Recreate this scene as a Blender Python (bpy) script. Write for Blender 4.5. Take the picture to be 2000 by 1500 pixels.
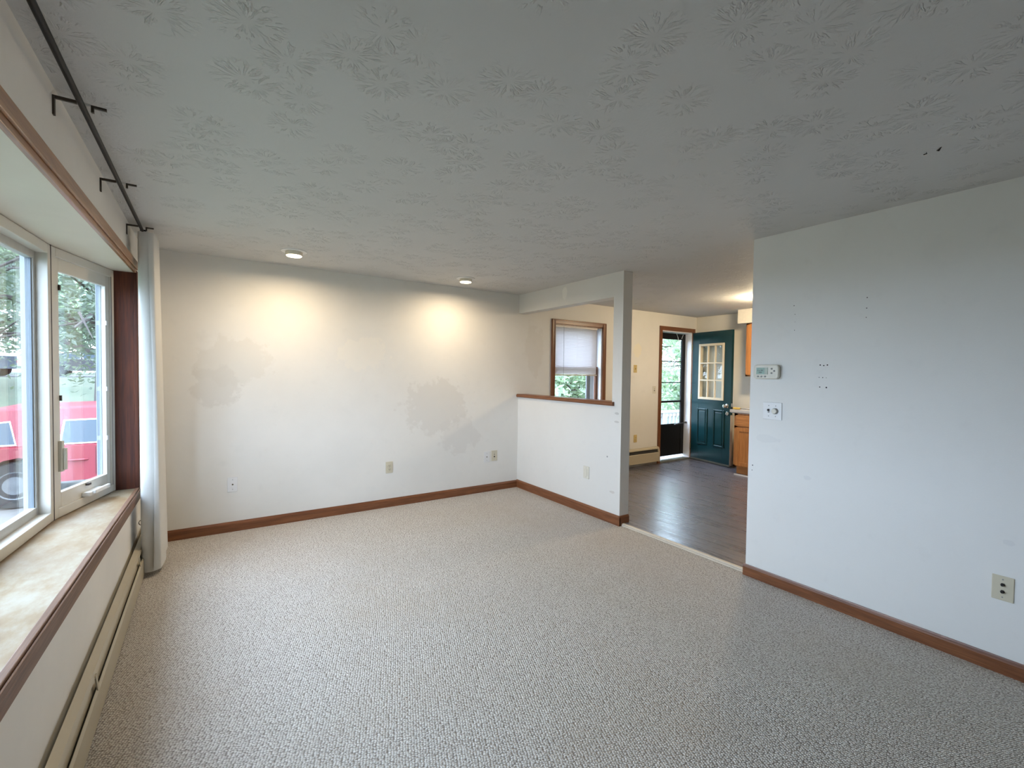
import bpy, bmesh, math, random
from mathutils import Vector, Matrix
random.seed(7)
for o in list(bpy.data.objects): bpy.data.objects.remove(o)
scene = bpy.context.scene
COL = scene.collection

# ------------------------------------------------------------------ camera
F_PX = 886.7
YAW, PITCH, ROLL = 0.588792, 0.026417, 0.012676
CAM = Vector((0.44, 0.1848, 1.4413))
fw = Vector((math.sin(YAW)*math.cos(PITCH), math.cos(YAW)*math.cos(PITCH), -math.sin(PITCH)))
rt = Vector((math.cos(YAW), -math.sin(YAW), 0)); up = rt.cross(fw)
rt, up = rt*math.cos(ROLL)+up*math.sin(ROLL), -rt*math.sin(ROLL)+up*math.cos(ROLL)
cd = bpy.data.cameras.new('camera'); cam = bpy.data.objects.new('camera', cd); COL.objects.link(cam)
cd.sensor_width = 36; cd.sensor_fit = 'HORIZONTAL'; cd.lens = F_PX/2000*36; cd.clip_start = 0.02; cd.clip_end = 300
M = Matrix.Identity(4)
for i in range(3):
    M[i][0] = rt[i]; M[i][1] = up[i]; M[i][2] = -fw[i]; M[i][3] = CAM[i]
cam.matrix_world = M
scene.camera = cam

# ------------------------------------------------------------------ world (even overcast sky), exposure
w = bpy.data.worlds.new('overcast_sky'); scene.world = w; w.use_nodes = True
bg = w.node_tree.nodes['Background']
bg.inputs[0].default_value = (0.63, 0.775, 1.0, 1)
bg.inputs[1].default_value = 15.5
vs = scene.view_settings
vs.view_transform = 'Standard'; vs.look = 'None'; vs.gamma = 1; vs.use_curve_mapping = False
vs.exposure = 0.08
scene.cycles.max_bounces = 12; scene.cycles.diffuse_bounces = 7; scene.cycles.transparent_max_bounces = 16
scene.cycles.sample_clamp_indirect = 8

def portal(name, loc, sx, sy, direction):
    l = bpy.data.lights.new(name, 'AREA'); l.shape = 'RECTANGLE'; l.size = sx; l.size_y = sy
    l.cycles.is_portal = True
    o = bpy.data.objects.new(name, l); COL.objects.link(o); o.location = loc
    o.rotation_euler = Vector(direction).to_track_quat('-Z', 'Y').to_euler(); o['kind'] = 'helper'
portal('bow_window_portal', (-0.46, 2.8, 1.36), 3.3, 1.7, (1, 0, 0))
portal('kitchen_window_portal', (4.65, 5.12, 1.5), 0.95, 1.3, (0, -1, 0))
portal('kitchen_door_portal', (6.8, 5.12, 1.1), 0.85, 2.2, (0, -1, 0))

# ------------------------------------------------------------------ dimensions (metres)
W, D, H = 3.658, 4.864, 2.40        # divider/right wall plane, far wall plane, ceiling
YB, XK, T = -1.6, 7.304, 0.12       # wall behind the camera, kitchen side wall, partition thickness
YE, YP, YQ = 1.937, 3.15, 3.27      # end of right wall, post front, post back
KF = 0.02                           # kitchen floor level

# ------------------------------------------------------------------ materials
MATS = {}
class NT:
    def __init__(s, name):
        s.m = bpy.data.materials.new(name); s.m.use_nodes = True; s.t = s.m.node_tree
        s.b = s.t.nodes['Principled BSDF']; s.out = s.t.nodes['Material Output']
    def n(s, typ, **kw):
        nd = s.t.nodes.new(typ)
        for k, v in kw.items(): setattr(nd, k, v)
        return nd
    def l(s, a, b): s.t.links.new(a, b)
    def coord(s, scale=(1, 1, 1), rot=(0, 0, 0), loc=(0, 0, 0)):
        g = s.n('ShaderNodeNewGeometry'); mp = s.n('ShaderNodeMapping')
        mp.inputs['Scale'].default_value = scale; mp.inputs['Rotation'].default_value = rot; mp.inputs['Location'].default_value = loc
        s.l(g.outputs['Position'], mp.inputs['Vector']); return mp.outputs['Vector']
    def noise(s, vec, scale, detail=4, rough=0.55):
        nd = s.n('ShaderNodeTexNoise'); nd.inputs['Scale'].default_value = scale
        nd.inputs['Detail'].default_value = detail; nd.inputs['Roughness'].default_value = rough
        if vec is not None: s.l(vec, nd.inputs['Vector'])
        return nd.outputs['Fac']
    def ramp(s, fac, stops):
        r = s.n('ShaderNodeValToRGB'); e = r.color_ramp.elements
        while len(e) < len(stops): e.new(0.5)
        for el, (p, c) in zip(e, stops):
            el.position = p; el.color = (c[0], c[1], c[2], 1) if hasattr(c, '__len__') else (c, c, c, 1)
        s.l(fac, r.inputs['Fac']); return r.outputs['Color']
    def mix(s, fac, a, b, mode='MIX'):
        nd = s.n('ShaderNodeMix', data_type='RGBA', blend_type=mode)
        for sock, v in ((nd.inputs[0], fac), (nd.inputs[6], a), (nd.inputs[7], b)):
            if isinstance(v, (int, float)): sock.default_value = v
            elif isinstance(v, tuple): sock.default_value = (v[0], v[1], v[2], 1)
            else: s.l(v, sock)
        return nd.outputs[2]
    def math(s, op, a, b=None, c=None):
        nd = s.n('ShaderNodeMath', operation=op)
        for i, v in enumerate((a, b, c)):
            if v is None: continue
            if isinstance(v, (int, float)): nd.inputs[i].default_value = v
            else: s.l(v, nd.inputs[i])
        return nd.outputs[0]
    def bump(s, h, strength, dist):
        b = s.n('ShaderNodeBump'); b.inputs['Strength'].default_value = strength; b.inputs['Distance'].default_value = dist
        s.l(h, b.inputs['Height']); s.l(b.outputs['Normal'], s.b.inputs['Normal'])
    def color(s, c):
        if isinstance(c, tuple): s.b.inputs['Base Color'].default_value = (*c, 1)
        else: s.l(c, s.b.inputs['Base Color'])
    def done(s, rough=0.5, metal=0.0, spec=None):
        s.b.inputs['Roughness'].default_value = rough; s.b.inputs['Metallic'].default_value = metal
        if spec is not None: s.b.inputs['Specular IOR Level'].default_value = spec
        return s.m

def plain(name, c, rough=0.5, metal=0.0, var=0.08, scale=30, spec=None):
    if name in MATS: return MATS[name]
    t = NT(name); f = t.noise(t.coord(), scale, 3)
    t.color(t.mix(f, tuple(x*(1-var) for x in c), tuple(min(1, x*(1+var)) for x in c)))
    MATS[name] = t.done(rough, metal, spec); return MATS[name]

def wood(name, c1, c2, axis='y', rough=0.35, fine=1.0):
    if name in MATS: return MATS[name]
    t = NT(name); st = [38*fine, 38*fine, 38*fine]; st['xyz'.index(axis)] = 2.2*fine
    v = t.coord(tuple(st)); f = t.noise(v, 1.0, 6, 0.6)
    st2 = [160, 160, 160]; st2['xyz'.index(axis)] = 6
    g = t.noise(t.coord(tuple(st2)), 1.0, 3)
    c = t.ramp(f, [(0.30, c1), (0.70, c2)])
    c = t.mix(t.ramp(g, [(0.42, 0.35), (0.55, 0.0)]), c, tuple(x*0.55 for x in c1))
    t.color(c); t.bump(g, 0.15, 0.002)
    MATS[name] = t.done(rough); return MATS[name]

def wall_paint(name, base, patches=(), blot=0.05):
    t = NT(name); v = t.coord()
    f = t.noise(v, 1.6, 5, 0.6)
    c = t.mix(t.ramp(f, [(0.35, 0), (0.65, 1)]), tuple(x*(1-blot) for x in base), base)
    sm = t.noise(v, 9.0, 4)
    c = t.mix(t.ramp(sm, [(0.60, 0.0), (0.78, 0.35)]), c, tuple(x*0.88 for x in base))
    for (px, py, pz, sx, sy, sz, col, amt) in patches:
        mp = t.n('ShaderNodeVectorMath', operation='SUBTRACT'); t.l(v, mp.inputs[0]); mp.inputs[1].default_value = (px, py, pz)
        sc = t.n('ShaderNodeVectorMath', operation='DIVIDE'); t.l(mp.outputs[0], sc.inputs[0]); sc.inputs[1].default_value = (sx, sy, sz)
        ln = t.n('ShaderNodeVectorMath', operation='LENGTH'); t.l(sc.outputs[0], ln.inputs[0])
        d = t.math('ADD', ln.outputs['Value'], t.math('MULTIPLY', t.math('SUBTRACT', t.noise(v, 7.0, 5, 0.65), 0.5), 1.7))
        k = t.ramp(d, [(0.72, amt), (0.86, 0.0)])
        c = t.mix(k, c, col)
    t.color(c)
    h = t.noise(v, 140, 3); t.bump(h, 0.12, 0.003)
    MATS[name] = t.done(0.62); return MATS[name]

PAINT = (0.80, 0.78, 0.735)
wall_far_m = wall_paint('paint_far', PAINT, [
    (0.62, D, 1.50, 0.34, 1, 0.26, (0.70, 0.67, 0.61), 0.45), (0.50, D, 1.28, 0.22, 1, 0.22, (0.66, 0.63, 0.58), 0.5),
    (2.55, D, 1.05, 0.45, 1, 0.36, (0.66, 0.63, 0.58), 0.5), (2.85, D, 0.72, 0.30, 1, 0.25, (0.67, 0.64, 0.60), 0.4),
    (3.90, D, 1.75, 0.18, 1, 0.40, (0.66, 0.62, 0.55), 0.28), (1.75, D, 1.60, 0.30, 1, 0.2, (0.84, 0.80, 0.72), 0.5),
    (5.85, D, 1.80, 0.10, 1, 0.14, (0.86, 0.78, 0.60), 0.5)])
wall_right_m = wall_paint('paint_right', (0.79, 0.785, 0.76), [
    (W, 0.655, 0.645, 1, 0.022, 0.014, (0.62, 0.62, 0.62), 0.3), (W, 1.55, 0.78, 1, 0.03, 0.02, (0.6, 0.6, 0.6), 0.3),
    (W, 1.80, 1.00, 1, 0.10, 0.03, (0.68, 0.68, 0.67), 0.35)], 0.03)
wall_div_m = wall_paint('paint_divider', (0.72, 0.705, 0.67), [
    (W, 3.32, 0.63, 1, 0.016, 0.014, (0.2, 0.2, 0.2), 0.8), (W, 3.21, 1.06, 1, 0.03, 0.012, (0.4, 0.38, 0.35), 0.6),
    (W, 3.21, 0.98, 1, 0.03, 0.010, (0.4, 0.38, 0.35), 0.6), (W, 3.25, 0.30, 1, 0.04, 0.015, (0.5, 0.45, 0.4), 0.5),
    (W, 4.0, 2.30, 1, 0.05, 0.09, (0.86, 0.84, 0.78), 0.6)], 0.04)
wall_left_m = wall_paint('paint_left', (0.78, 0.76, 0.72), (), 0.06)
wall_kit_m = wall_paint('paint_kitchen', (0.78, 0.74, 0.66), (), 0.06)

def ceiling_mat():
    t = NT('stomped_ceiling'); v = t.coord()
    vo = t.n('ShaderNodeTexVoronoi', feature='F1', voronoi_dimensions='2D'); vo.inputs['Scale'].default_value = 4.6
    wob = t.n('ShaderNodeVectorMath', operation='ADD'); t.l(v, wob.inputs[0]); t.l(v, vo.inputs['Vector'])
    dl = t.n('ShaderNodeVectorMath', operation='SUBTRACT'); t.l(v, dl.inputs[0]); t.l(vo.outputs['Position'], dl.inputs[1])
    sp = t.n('ShaderNodeSeparateXYZ'); t.l(dl.outputs[0], sp.inputs[0])
    ang = t.math('ARCTAN2', sp.outputs[1], sp.outputs[0])
    rad = t.math('SQRT', t.math('ADD', t.math('POWER', sp.outputs[0], 2), t.math('POWER', sp.outputs[1], 2)))
    cs = t.n('ShaderNodeSeparateColor'); t.l(vo.outputs['Color'], cs.inputs[0])
    cb = t.n('ShaderNodeCombineXYZ'); t.l(t.math('MULTIPLY', ang, 4.2), cb.inputs[0]); t.l(t.math('MULTIPLY', rad, 22), cb.inputs[1])
    t.l(t.math('MULTIPLY', cs.outputs[0], 60), cb.inputs[2])
    st = t.noise(cb.outputs[0], 1.0, 2, 0.5)
    streak = t.ramp(st, [(0.50, 0.0), (0.60, 1.0), (0.70, 0.2)])
    ring = t.ramp(t.math('MULTIPLY', rad, 5.0), [(0.08, 0.0), (0.22, 1.0), (0.42, 0.8), (0.55, 0.0)])
    big = t.ramp(t.noise(v, 5.5, 2), [(0.36, 0.15), (0.52, 1.0)])
    hgt = t.math('MULTIPLY', t.math('MULTIPLY', streak, ring), big)
    fine = t.noise(v, 60, 4, 0.6)
    hh = t.math('ADD', hgt, t.math('MULTIPLY', fine, 0.30))
    t.bump(hh, 0.75, 0.006)
    f = t.noise(v, 1.2, 4)
    t.color(t.mix(f, (0.56, 0.56, 0.55), (0.62, 0.615, 0.605)))
    return t.done(0.75)
ceil_m = ceiling_mat()

def carpet_mat():
    t = NT('berber_carpet')
    v = t.coord((1, 1, 1), (0, 0, 0.35))
    dis = t.n('ShaderNodeTexNoise'); dis.inputs['Scale'].default_value = 40; t.l(v, dis.inputs['Vector'])
    ds = t.n('ShaderNodeVectorMath', operation='SCALE'); t.l(dis.outputs['Color'], ds.inputs[0]); ds.inputs['Scale'].default_value = 0.006
    ad = t.n('ShaderNodeVectorMath', operation='ADD'); t.l(v, ad.inputs[0]); t.l(ds.outputs[0], ad.inputs[1])
    mp = t.n('ShaderNodeMapping'); mp.inputs['Scale'].default_value = (1, 1.55, 1); t.l(ad.outputs[0], mp.inputs['Vector'])
    vo = t.n('ShaderNodeTexVoronoi', feature='F1', voronoi_dimensions='2D'); vo.inputs['Scale'].default_value = 92; vo.inputs['Randomness'].default_value = 0.45
    t.l(mp.outputs[0], vo.inputs['Vector'])
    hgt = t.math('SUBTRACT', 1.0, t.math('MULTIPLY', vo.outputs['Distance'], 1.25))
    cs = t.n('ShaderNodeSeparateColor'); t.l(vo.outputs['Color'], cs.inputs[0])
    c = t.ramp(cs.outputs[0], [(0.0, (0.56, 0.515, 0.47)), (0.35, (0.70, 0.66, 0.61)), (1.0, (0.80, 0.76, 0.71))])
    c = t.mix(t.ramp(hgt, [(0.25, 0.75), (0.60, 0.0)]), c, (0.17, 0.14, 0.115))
    pat = t.noise(t.coord(), 1.1, 4, 0.6)
    c = t.mix(t.ramp(pat, [(0.48, 0.0), (0.70, 0.35)]), c, (0.50, 0.43, 0.35))
    t.color(c); t.bump(hgt, 0.9, 0.006)
    return t.done(0.95, spec=0.1)
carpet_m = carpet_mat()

def plank_mat():
    t = NT('dark_vinyl_plank')
    oi = t.n('ShaderNodeObjectInfo')
    g = t.n('ShaderNodeNewGeometry'); off = t.n('ShaderNodeVectorMath', operation='ADD'); t.l(g.outputs['Position'], off.inputs[0])
    sc = t.n('ShaderNodeVectorMath', operation='SCALE'); sc.inputs[0].default_value = (7, 13, 3); t.l(oi.outputs['Random'], sc.inputs['Scale']); t.l(sc.outputs[0], off.inputs[1])
    mp = t.n('ShaderNodeMapping'); mp.inputs['Scale'].default_value = (30, 1.2, 1); t.l(off.outputs[0], mp.inputs['Vector'])
    f = t.noise(mp.outputs[0], 1.0, 6, 0.65)
    c = t.ramp(f, [(0.30, (0.085, 0.080, 0.100)), (0.55, (0.118, 0.112, 0.136)), (0.75, (0.160, 0.152, 0.178))])
    c = t.mix(t.math('MULTIPLY', oi.outputs['Random'], 0.5), c, (0.130, 0.124, 0.150))
    t.color(c)
    t.b.inputs['Specular IOR Level'].default_value = 1.0
    rr = t.ramp(f, [(0.3, 0.24), (0.7, 0.34)]); t.l(rr, t.b.inputs['Roughness'])
    return t.m
plank_m = plank_mat()

def seat_mat():
    t = NT('worn_plywood_seat')
    f = t.noise(t.coord((9, 4, 1), (0, 0, 0.5)), 1.0, 7, 0.68)
    c = t.ramp(f, [(0.30, (0.20, 0.115, 0.05)), (0.46, (0.28, 0.20, 0.115)), (0.60, (0.34, 0.285, 0.21)), (0.75, (0.37, 0.34, 0.29))])
    e = t.noise(t.coord(), 2.5, 3)
    c = t.mix(t.ramp(e, [(0.45, 0.0), (0.65, 0.4)]), c, (0.28, 0.19, 0.105))
    t.color(c); t.bump(f, 0.2, 0.002); return t.done(0.42)
seat_m = seat_mat()

def glass_mat(name, tint=(0.97, 0.99, 0.985), refl=1.0):
    t = NT(name); t.t.nodes.remove(t.b)
    tr = t.n('ShaderNodeBsdfTransparent'); tr.inputs[0].default_value = (*tint, 1)
    gl = t.n('ShaderNodeBsdfGlossy'); gl.inputs['Roughness'].default_value = 0.0
    lw = t.n('ShaderNodeLayerWeight'); lw.inputs[0].default_value = 0.5       # Facing = 1 - |cos|, same from both faces
    f5 = t.math('MULTIPLY_ADD', t.math('POWER', lw.outputs['Facing'], 5.0), 0.96, 0.04)
    mx = t.n('ShaderNodeMixShader'); t.l(t.math('MULTIPLY', f5, refl), mx.inputs[0]); t.l(tr.outputs[0], mx.inputs[1]); t.l(gl.outputs[0], mx.inputs[2])
    t.l(mx.outputs[0], t.out.inputs[0]); return t.m
glass_m = glass_mat('window_glass')
def emit_mat(name, c, s):
    t = NT(name); t.b.inputs['Base Color'].default_value = (*c, 1)
    t.b.inputs['Emission Color'].default_value = (*c, 1); t.b.inputs['Emission Strength'].default_value = s
    return t.m

oak_y = wood('stained_oak_y', (0.150, 0.050, 0.019), (0.27, 0.105, 0.042), 'y')
oak_x = wood('stained_oak_x', (0.150, 0.050, 0.019), (0.27, 0.105, 0.042), 'x')
oak_z = wood('stained_oak_z', (0.140, 0.046, 0.017), (0.25, 0.095, 0.037), 'z')
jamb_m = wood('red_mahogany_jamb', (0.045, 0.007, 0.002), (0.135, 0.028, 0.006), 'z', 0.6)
cab_z = wood('honey_oak_z', (0.42, 0.165, 0.045), (0.60, 0.270, 0.085), 'z', 0.38)
cab_y = wood('honey_oak_y', (0.42, 0.165, 0.045), (0.60, 0.270, 0.085), 'y', 0.38)
vinyl_m = plain('almond_vinyl', (0.66, 0.63, 0.57), 0.4, var=0.03)
vinyl_out = plain('dimmed_white_cladding', (0.30, 0.325, 0.34), 0.5, var=0.05)  # white frame coloured darker so the daylight does not wash it out
stop_m = plain('blue_grey_stop', (0.15, 0.18, 0.21), 0.5, var=0.05)  # dimmer band of the white frame, its shading put into the colour
storm_m = plain('white_storm_frame', (0.55, 0.57, 0.58), 0.4)
gasket_m = plain('dark_gasket', (0.05, 0.035, 0.03), 0.6)
heater_m = plain('almond_enamel', (0.47, 0.415, 0.31), 0.35, var=0.05, scale=6)
dark_m = plain('dark_fin_slot_shade', (0.03, 0.028, 0.026), 0.6)
black_m = plain('black_metal', (0.008, 0.008, 0.009), 0.5, spec=0.2)
bracket_m = plain('dark_bronze', (0.07, 0.06, 0.05), 0.45, 0.6)
white_pl = plain('white_plastic', (0.78, 0.78, 0.78), 0.35, var=0.02)
almond_pl = plain('almond_plastic', (0.62, 0.57, 0.44), 0.35, var=0.03)
ivory_pl = plain('light_almond_plastic', (0.66, 0.63, 0.54), 0.35, var=0.03)
yellow_pl = plain('yellowed_plastic', (0.62, 0.47, 0.20), 0.4, var=0.03)
hole_m = plain('dark_hole', (0.015, 0.014, 0.013), 0.8)
brass_m = plain('brass_connector', (0.40, 0.32, 0.16), 0.3, 0.9)
chrome_m = plain('polished_nickel', (0.75, 0.75, 0.74), 0.15, 1.0, var=0.02)
cloth_m = plain('white_curtain_cloth', (0.62, 0.61, 0.58), 0.85, var=0.04, scale=12)
white_tr = plain('white_trim_paint', (0.80, 0.80, 0.82), 0.45, var=0.04, scale=8)
green_m = plain('dark_green_door_paint', (0.006, 0.040, 0.048), 0.28, var=0.3, scale=5)
cream_m = plain('cream_lite_frame', (0.74, 0.63, 0.46), 0.45, var=0.04)
threshold_m = plain('cream_threshold', (0.66, 0.58, 0.47), 0.5, var=0.08)
soffit_m = plain('cream_soffit', (0.78, 0.74, 0.66), 0.6)
counter_m = plain('grey_laminate', (0.52, 0.52, 0.54), 0.3, var=0.1, scale=120)
blind_m = plain('white_blind_slat', (0.82, 0.80, 0.78), 0.45, var=0.02)
_t = blind_m.node_tree; _b = _t.nodes['Principled BSDF']; _tl = _t.nodes.new('ShaderNodeBsdfTranslucent'); _tl.inputs[0].default_value = (0.80, 0.78, 0.80, 1)
_mx = _t.nodes.new('ShaderNodeMixShader'); _mx.inputs[0].default_value = 0.45
_t.links.new(_b.outputs[0], _mx.inputs[1]); _t.links.new(_tl.outputs[0], _mx.inputs[2]); _t.links.new(_mx.outputs[0], _t.nodes['Material Output'].inputs[0])
lcd_m = plain('green_lcd', (0.16, 0.27, 0.19), 0.25, var=0.05)
grey_pl = plain('grey_button', (0.28, 0.28, 0.27), 0.5)

# ------------------------------------------------------------------ geometry helpers
class MB:
    def __init__(s): s.v = []; s.f = []
    def add(s, vs, fs):
        k = len(s.v); s.v += [tuple(x) for x in vs]; s.f += [tuple(i+k for i in f) for f in fs]; return s
    def hexa(s, a):
        return s.add(a, [(3, 2, 1, 0), (4, 5, 6, 7), (0, 1, 5, 4), (1, 2, 6, 5), (2, 3, 7, 6), (3, 0, 4, 7)])
    def box(s, x0, x1, y0, y1, z0, z1):
        x0, x1 = sorted((x0, x1)); y0, y1 = sorted((y0, y1)); z0, z1 = sorted((z0, z1))
        return s.hexa([(x0, y0, z0), (x1, y0, z0), (x1, y1, z0), (x0, y1, z0), (x0, y0, z1), (x1, y0, z1), (x1, y1, z1), (x0, y1, z1)])
    def prism(s, pts, axis, a, b):
        n = len(pts)
        def P(u, v, t): return {'x': (t, u, v), 'y': (u, t, v), 'z': (u, v, t)}[axis]
        vs = [P(u, v, a) for u, v in pts] + [P(u, v, b) for u, v in pts]
        return s.add(vs, [tuple(range(n))[::-1], tuple(range(n, 2*n))] + [(i, (i+1) % n, n+(i+1) % n, n+i) for i in range(n)])
    def lathe(s, prof, c, axis='z', n=24, sign=1):
        # prof: (radius, height) list; revolve about axis through c
        ax = 'xyz'.index(axis); u = (ax+1) % 3; v = (ax+2) % 3; base = len(s.v); m = len(prof)
        for r, h in prof:
            for k in range(n):
                p = [0, 0, 0]; a = 2*math.pi*k/n
                p[ax] = c[ax]+sign*h; p[u] = c[u]+r*math.cos(a); p[v] = c[v]+r*math.sin(a); s.v.append(tuple(p))
        for j in range(m-1):
            for k in range(n):
                s.f.append((base+j*n+k, base+j*n+(k+1) % n, base+(j+1)*n+(k+1) % n, base+(j+1)*n+k))
        s.f.append(tuple(base+k for k in range(n))[::-1]); s.f.append(tuple(base+(m-1)*n+k for k in range(n)))
        return s
    def tube(s, pts, r, n=8):
        pts = [Vector(p) for p in pts]; rs = r if hasattr(r, '__len__') else [r]*len(pts); base = len(s.v)
        for i, p in enumerate(pts):
            d = (pts[min(i+1, len(pts)-1)]-pts[max(i-1, 0)]).normalized()
            a = d.cross(Vector((0, 0, 1)) if abs(d.z) < 0.9 else Vector((1, 0, 0))).normalized(); b = d.cross(a)
            for k in range(n):
                t = 2*math.pi*k/n; s.v.append(tuple(p+rs[i]*(a*math.cos(t)+b*math.sin(t))))
        for i in range(len(pts)-1):
            for k in range(n): s.f.append((base+i*n+k, base+i*n+(k+1) % n, base+(i+1)*n+(k+1) % n, base+(i+1)*n+k))
        s.f.append(tuple(base+k for k in range(n))[::-1]); s.f.append(tuple(base+(len(pts)-1)*n+k for k in range(n)))
        return s
    def build(s, name, mat, parent=None, smooth=False, bevel=0.0, origin=None, world=True):
        me = bpy.data.meshes.new(name)
        o0 = Vector((0, 0, 0))
        if origin is not None: o0 = Vector(origin)
        base = Vector((0, 0, 0)); q = parent
        while q is not None: base += q.location; q = q.parent
        sh = (base+o0) if world else o0
        me.from_pydata([tuple(Vector(p)-sh) for p in s.v], [], s.f); me.validate()
        bm = bmesh.new(); bm.from_mesh(me); bmesh.ops.recalc_face_normals(bm, faces=bm.faces); bm.to_mesh(me); bm.free()
        me.materials.append(mat)
        if smooth:
            for p in me.polygons: p.use_smooth = True
            me.set_sharp_from_angle(angle=math.radians(40))
        o = bpy.data.objects.new(name, me); COL.objects.link(o); o.location = o0
        if parent is not None: o.parent = parent
        if bevel > 0:
            bv = o.modifiers.new('bevel', 'BEVEL'); bv.width = bevel; bv.segments = 2; bv.limit_method = 'ANGLE'
        return o
def tag(o, label=None, cat=None, group=None, kind=None):
    if label: o['label'] = label
    if cat: o['category'] = cat
    if group: o['group'] = group
    if kind: o['kind'] = kind
    return o
def empty(name, loc, rz=0.0):
    o = bpy.data.objects.new(name, None); COL.objects.link(o); o.location = loc; o.rotation_euler = (0, 0, rz); o.empty_display_size = 0.1
    return o
def struct(o, label, cat): return tag(o, label, cat, kind='structure')

# ------------------------------------------------------------------ the shell
struct(MB().box(0, W+0.02, YB, D, -0.10, 0.0).build('floor', carpet_m), 'beige looped berber carpet covering the living room floor', 'floor')
fk = struct(MB().box(W+0.02, XK, YB, D, -0.10, KF-0.006).build('floor_kitchen', plain('grout_dark', (0.02, 0.017, 0.018), 0.6)),
            'dark wood-look plank floor of the kitchen beyond the opening', 'floor')
PWD, PLN = 0.18, 1.22
pm = MB().box(0, PWD-0.0015, 0, PLN-0.0015, 0, 0.006).build('plank', plank_m, fk, world=False)
first = True; ix = 0; x = W+0.045
while x < XK-0.01:
    y = 0.4-(ix*0.43) % PLN
    while y < D:
        y1 = min(y+PLN, D); x1 = min(x+PWD, XK)
        if y1-y > 0.05 and (x > W+T or y1 > YE) :
            if first: o = pm; first = False
            else: o = pm.copy(); COL.objects.link(o); o.parent = fk
            o.location = (x, max(y, 0.2), KF-0.006)
            o.scale = ((x1-x)/PWD, (y1-max(y, 0.2))/PLN, 1)
        y += PLN
    x += PWD; ix += 1
struct(MB().box(-0.15, XK+0.15, YB-0.15, D+0.15, H, H+0.12).build('ceiling', ceil_m), 'grey-white ceiling with a stomped plaster texture', 'ceiling')

# far wall with a window hole and a door hole
WX0, WX1, WZ0, WZ1 = 4.235, 5.095, 0.98, 2.085       # kitchen window clear opening
DX0, DX1, DZ1 = 6.405, 7.19, 2.135                   # kitchen door clear opening
m = MB()
for a in ((-0.15, WX0, 0, H), (WX0, WX1, 0, WZ0), (WX0, WX1, WZ1, H), (WX1, DX0, 0, H), (DX0, DX1, DZ1, H), (DX0, DX1, -0.1, 0.0), (DX1, XK+0.15, 0, H)):
    m.box(a[0], a[1], D, D+0.15, a[2], a[3])
struct(m.build('wall_far', wall_far_m), 'patchy off-white far wall washed by two ceiling lights', 'wall')

# left wall with the bow-window opening; seat and head tilted to follow their lines in the image
BY0, BY1 = 1.265, 4.335
def zs(y): return 0.675+(y-1.75)*(-0.095/2.585)
def zh(y): return 2.040+(y-1.80)*(0.066/2.535)
m = MB()
m.box(-0.15, 0, YB, BY0, 0, H).box(-0.15, 0, BY1, D, 0, H)
def strip(m, x0, x1, y0, y1, za, zb):
    return m.hexa([(x0, y0, za(y0)), (x1, y0, za(y0)), (x1, y1, za(y1)), (x0, y1, za(y1)), (x0, y0, zb(y0)), (x1, y0, zb(y0)), (x1, y1, zb(y1)), (x0, y1, zb(y1))])
strip(m, -0.15, 0, BY0, BY1, lambda y: 0, lambda y: zs(y)-0.03)
strip(m, -0.15, 0, BY0, BY1, lambda y: zh(y)+0.02, lambda y: H)
struct(m.build('wall_left', wall_left_m), 'off-white wall around the bow window above the baseboard heater', 'wall')
wr = struct(MB().box(W, W+T, YB, YE, 0, H).build('wall_right', wall_right_m), 'white wall on the right carrying the thermostat', 'wall')
m = MB().box(W, W+T, YQ, D, 0, 1.13).box(W, W+T, YP, YQ, 0, H).box(W, W+T, YQ, D, 2.17, H)
struct(m.build('wall_divider', wall_div_m), 'white half wall with post and header between living room and kitchen', 'wall')
struct(MB().box(XK, XK+0.15, YB, D, 0, H).build('wall_kitchen', wall_kit_m), 'cream side wall of the kitchen behind the open green door', 'wall')
struct(MB().box(-0.15, XK+0.15, YB-0.15, YB, 0, H).build('wall_back', wall_left_m), 'off-white wall behind the viewer', 'wall')
# small nail holes in the right wall
for i, (y, z, r) in enumerate([(1.494, 1.510, .0042), (1.474, 1.507, .0040), (1.454, 1.510, .0042), (1.498, 1.432, .0025), (1.478, 1.431, .003), (1.458, 1.430, .002),
        (1.456, 1.369, .0048), (1.493, 1.371, .0036), (1.258, 1.905, .0030), (1.259, 1.843, .0030), (1.260, 1.789, .0024), (1.659, 1.903, .0030),
        (1.652, 1.845, .0024), (1.652, 1.741, .0024), (1.650, 1.795, .0016), (1.905, 0.80, .004), (1.908, 0.765, .003)]):
    MB().lathe([(r, -0.002), (r, 0.0006)], (W, y, z), 'x', 8, -1).build('nail_hole', hole_m, wr)

# ------------------------------------------------------------------ baseboards, ledge, threshold
def bb_prof(h=0.088, t=0.014): return [(0, 0), (t, 0), (t, h-0.018), (t*0.55, h-0.006), (t*0.4, h), (0, h)]
def baseboard(name, mat, side, a, b, label, h=0.088):
    m = MB()
    if side == 'far': m.prism([(D-t, z) for t, z in bb_prof(h)], 'x', a, b)
    else: m.prism([(W-t, z) for t, z in bb_prof(h)], 'y', a, b)
    return struct(m.build(name, mat), label, 'baseboard')
baseboard('baseboard_far', oak_x, 'far', 0.07, W-0.014, 'brown stained wood baseboard along the far wall')
bdv = baseboard('baseboard_divider', oak_y, 'x', YP-0.014, D, 'brown wood baseboard of the half wall turning around the post', 0.095)
MB().prism([(YP-t, z) for t, z in bb_prof(0.095)], 'x', W-0.013, W+T).build('baseboard_return', oak_x, bdv)
baseboard('baseboard_right', oak_y, 'x', YB, YE+0.012, 'brown wood baseboard along the thermostat wall', 0.080)
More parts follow.
